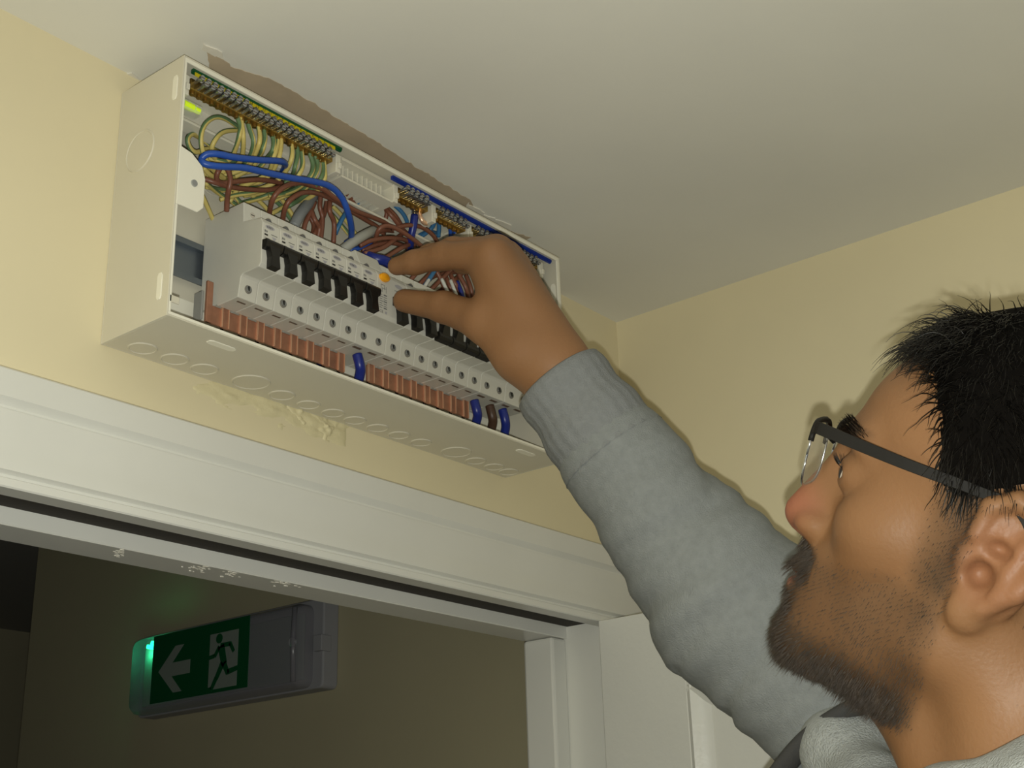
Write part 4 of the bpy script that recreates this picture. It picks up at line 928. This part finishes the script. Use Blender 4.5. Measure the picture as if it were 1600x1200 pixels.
for k in range(25):
    a = 2*math.pi*k/24; cR.append(NB_+np.array([.068*math.cos(a), .004+.066*math.sin(a), .028-.02*math.sin(a)]))
obj('t_shirt_collar', MB().tube(cR, .0085, 8), mat('black_cotton', (22,22,24), .9), pe, smooth=True)
# trousers and shoes (below the frame), a low step to stand on
Tr = SDF(); Tr.el((.25,-.63,-.98), (.185,.13,.14), 0, yawR)
for s in (-1, 1):
    hp = np.array([.25+s*.085,-.63+s*.015,-1.0]); kn = hp+np.array([0,.02,-.38]); an = np.array([hp[0],-.66,FEET+.07]); Tr.rc(hp, kn, .095, .068, .03); Tr.rc(kn, an, .068, .058, .03)
tv, tq = surface_nets(Tr, (.0,-.82,-1.90), (.5,-.46,-.80), .010); mesh_obj('trousers', tv, tq, DENIM, pe)
for s in (-1, 1):
    Sh = SDF(); cx_ = .25+s*.085; Sh.rc((cx_,-.70,FEET+.045), (cx_,-.66,FEET+.05), .043, .045, 0); Sh.rc((cx_,-.70,FEET+.038), (cx_+s*.01,-.50,FEET+.032), .040, .034, .03)
    Sh.post = lambda P: np.maximum(0, FEET-P[:,2])*3
    v_, q_ = surface_nets(Sh, (cx_-.08,-.80,FEET-.03), (cx_+.08,-.42,FEET+.12), .006); v_[:,2] = np.maximum(v_[:,2], FEET); mesh_obj('shoe', v_, q_, SHOE, pe)
st = thing('step_stool', 'low wooden step stool under the man', 'stool', (.25,-.62,FL))
obj('tread', MB().box((.02,-.80,FEET-.028), (.48,-.42,FEET)), WOOD, st, bevel=.003)
for sx in (.05,.425):
    obj('side_panel', MB().box((sx,-.78,FL), (sx+.025,-.44,FEET-.028)), WOOD, st, bevel=.002)
obj('stretcher', MB().box((.075,-.63,FL+.07), (.425,-.61,FL+.13)), WOOD, st, bevel=.002)
# ---- spectacles
gc = hw(.100, .0, -.004); sp = thing('spectacles', 'dark half-rim spectacles with clear lenses on the man\'s face', 'glasses', tuple(gc))
def lens_poly(s, x_=.0):
    pts = []
    for k in range(28):
        a = 2*math.pi*k/28; cy, sz = math.cos(a), math.sin(a); yy = .0255*np.sign(cy)*abs(cy)**.6; zz = .0185*np.sign(sz)*abs(sz)**.62
        Y = s*(.0345)+yy; wrap = -.0045*((Y/.06)**2); pts.append((.1095+wrap+.10*zz, Y, .0145+zz))
    return pts
for s in (1, -1):
    L_ = lens_poly(s); front = [hw(a, b, c-.0) for a, b, c in L_]; back = [hw(a-.0016, b, c) for a, b, c in L_]; n = len(front)
    obj('lens', MB().add(front+back, [tuple(range(n)), tuple(range(n, 2*n))[::-1]]+[(i, (i+1) % n, n+(i+1) % n, n+i) for i in range(n)]), LENS, sp)
    topr = [q for q in L_ if q[2] > .0185]; topr.sort(key=lambda q: q[1]); obj('brow_rim', MB().tube([hw(a-.0008, b, c+.0012) for a, b, c in topr], .0018, 6), FRAMEM, sp, smooth=True)
    rimb = L_+[L_[0]]; obj('lower_rim', MB().tube([hw(a-.0008, b, c) for a, b, c in rimb], .0007, 5), ZINC, sp, smooth=True)
    T_ = catmull([hw(.1060, s*.0600, .0300), hw(.102, s*.067, .0318), hw(.095, s*.0705, .0320), hw(.050, s*.0765, .0310), hw(.008, s*.0785, .031), hw(-.012, s*.080, .029), hw(-.030, s*.0805, .008)], 5)
    m = MB(); nn2 = len(T_)
    hh = np.interp(np.arange(nn2), [0, 4, 10, 20, nn2-1], [.0030,.0034,.0034,.0028,.0022])
    fr_ = []
    for q_, h_ in zip(T_, hh):
        fr_.append([q_+HR@np.array([0,s*.0011,h_]), q_+HR@np.array([0,-s*.0011,h_]), q_+HR@np.array([0,-s*.0011,-h_]), q_+HR@np.array([0,s*.0011,-h_])])
    m.add([p for r in fr_ for p in r], [(i*4+k, i*4+(k+1) % 4, (i+1)*4+(k+1) % 4, (i+1)*4+k) for i in range(nn2-1) for k in range(4)]+[(0,1,2,3), tuple((nn2-1)*4+k for k in range(4))])
    obj('temple', m, FRAMEM, sp, bevel=.0004)
obj('bridge', MB().tube(catmull([hw(.1098,.010,.0195), hw(.1125,0,.0225), hw(.1098,-.010,.0195)], 5), .0015, 6), FRAMEM, sp, smooth=True)

# ------------------------------------------------------------------ finish: lift everything to floor level
for o in list(scene.objects):
    if o.parent is None and o not in (camo, flo): o.location.z += ZF
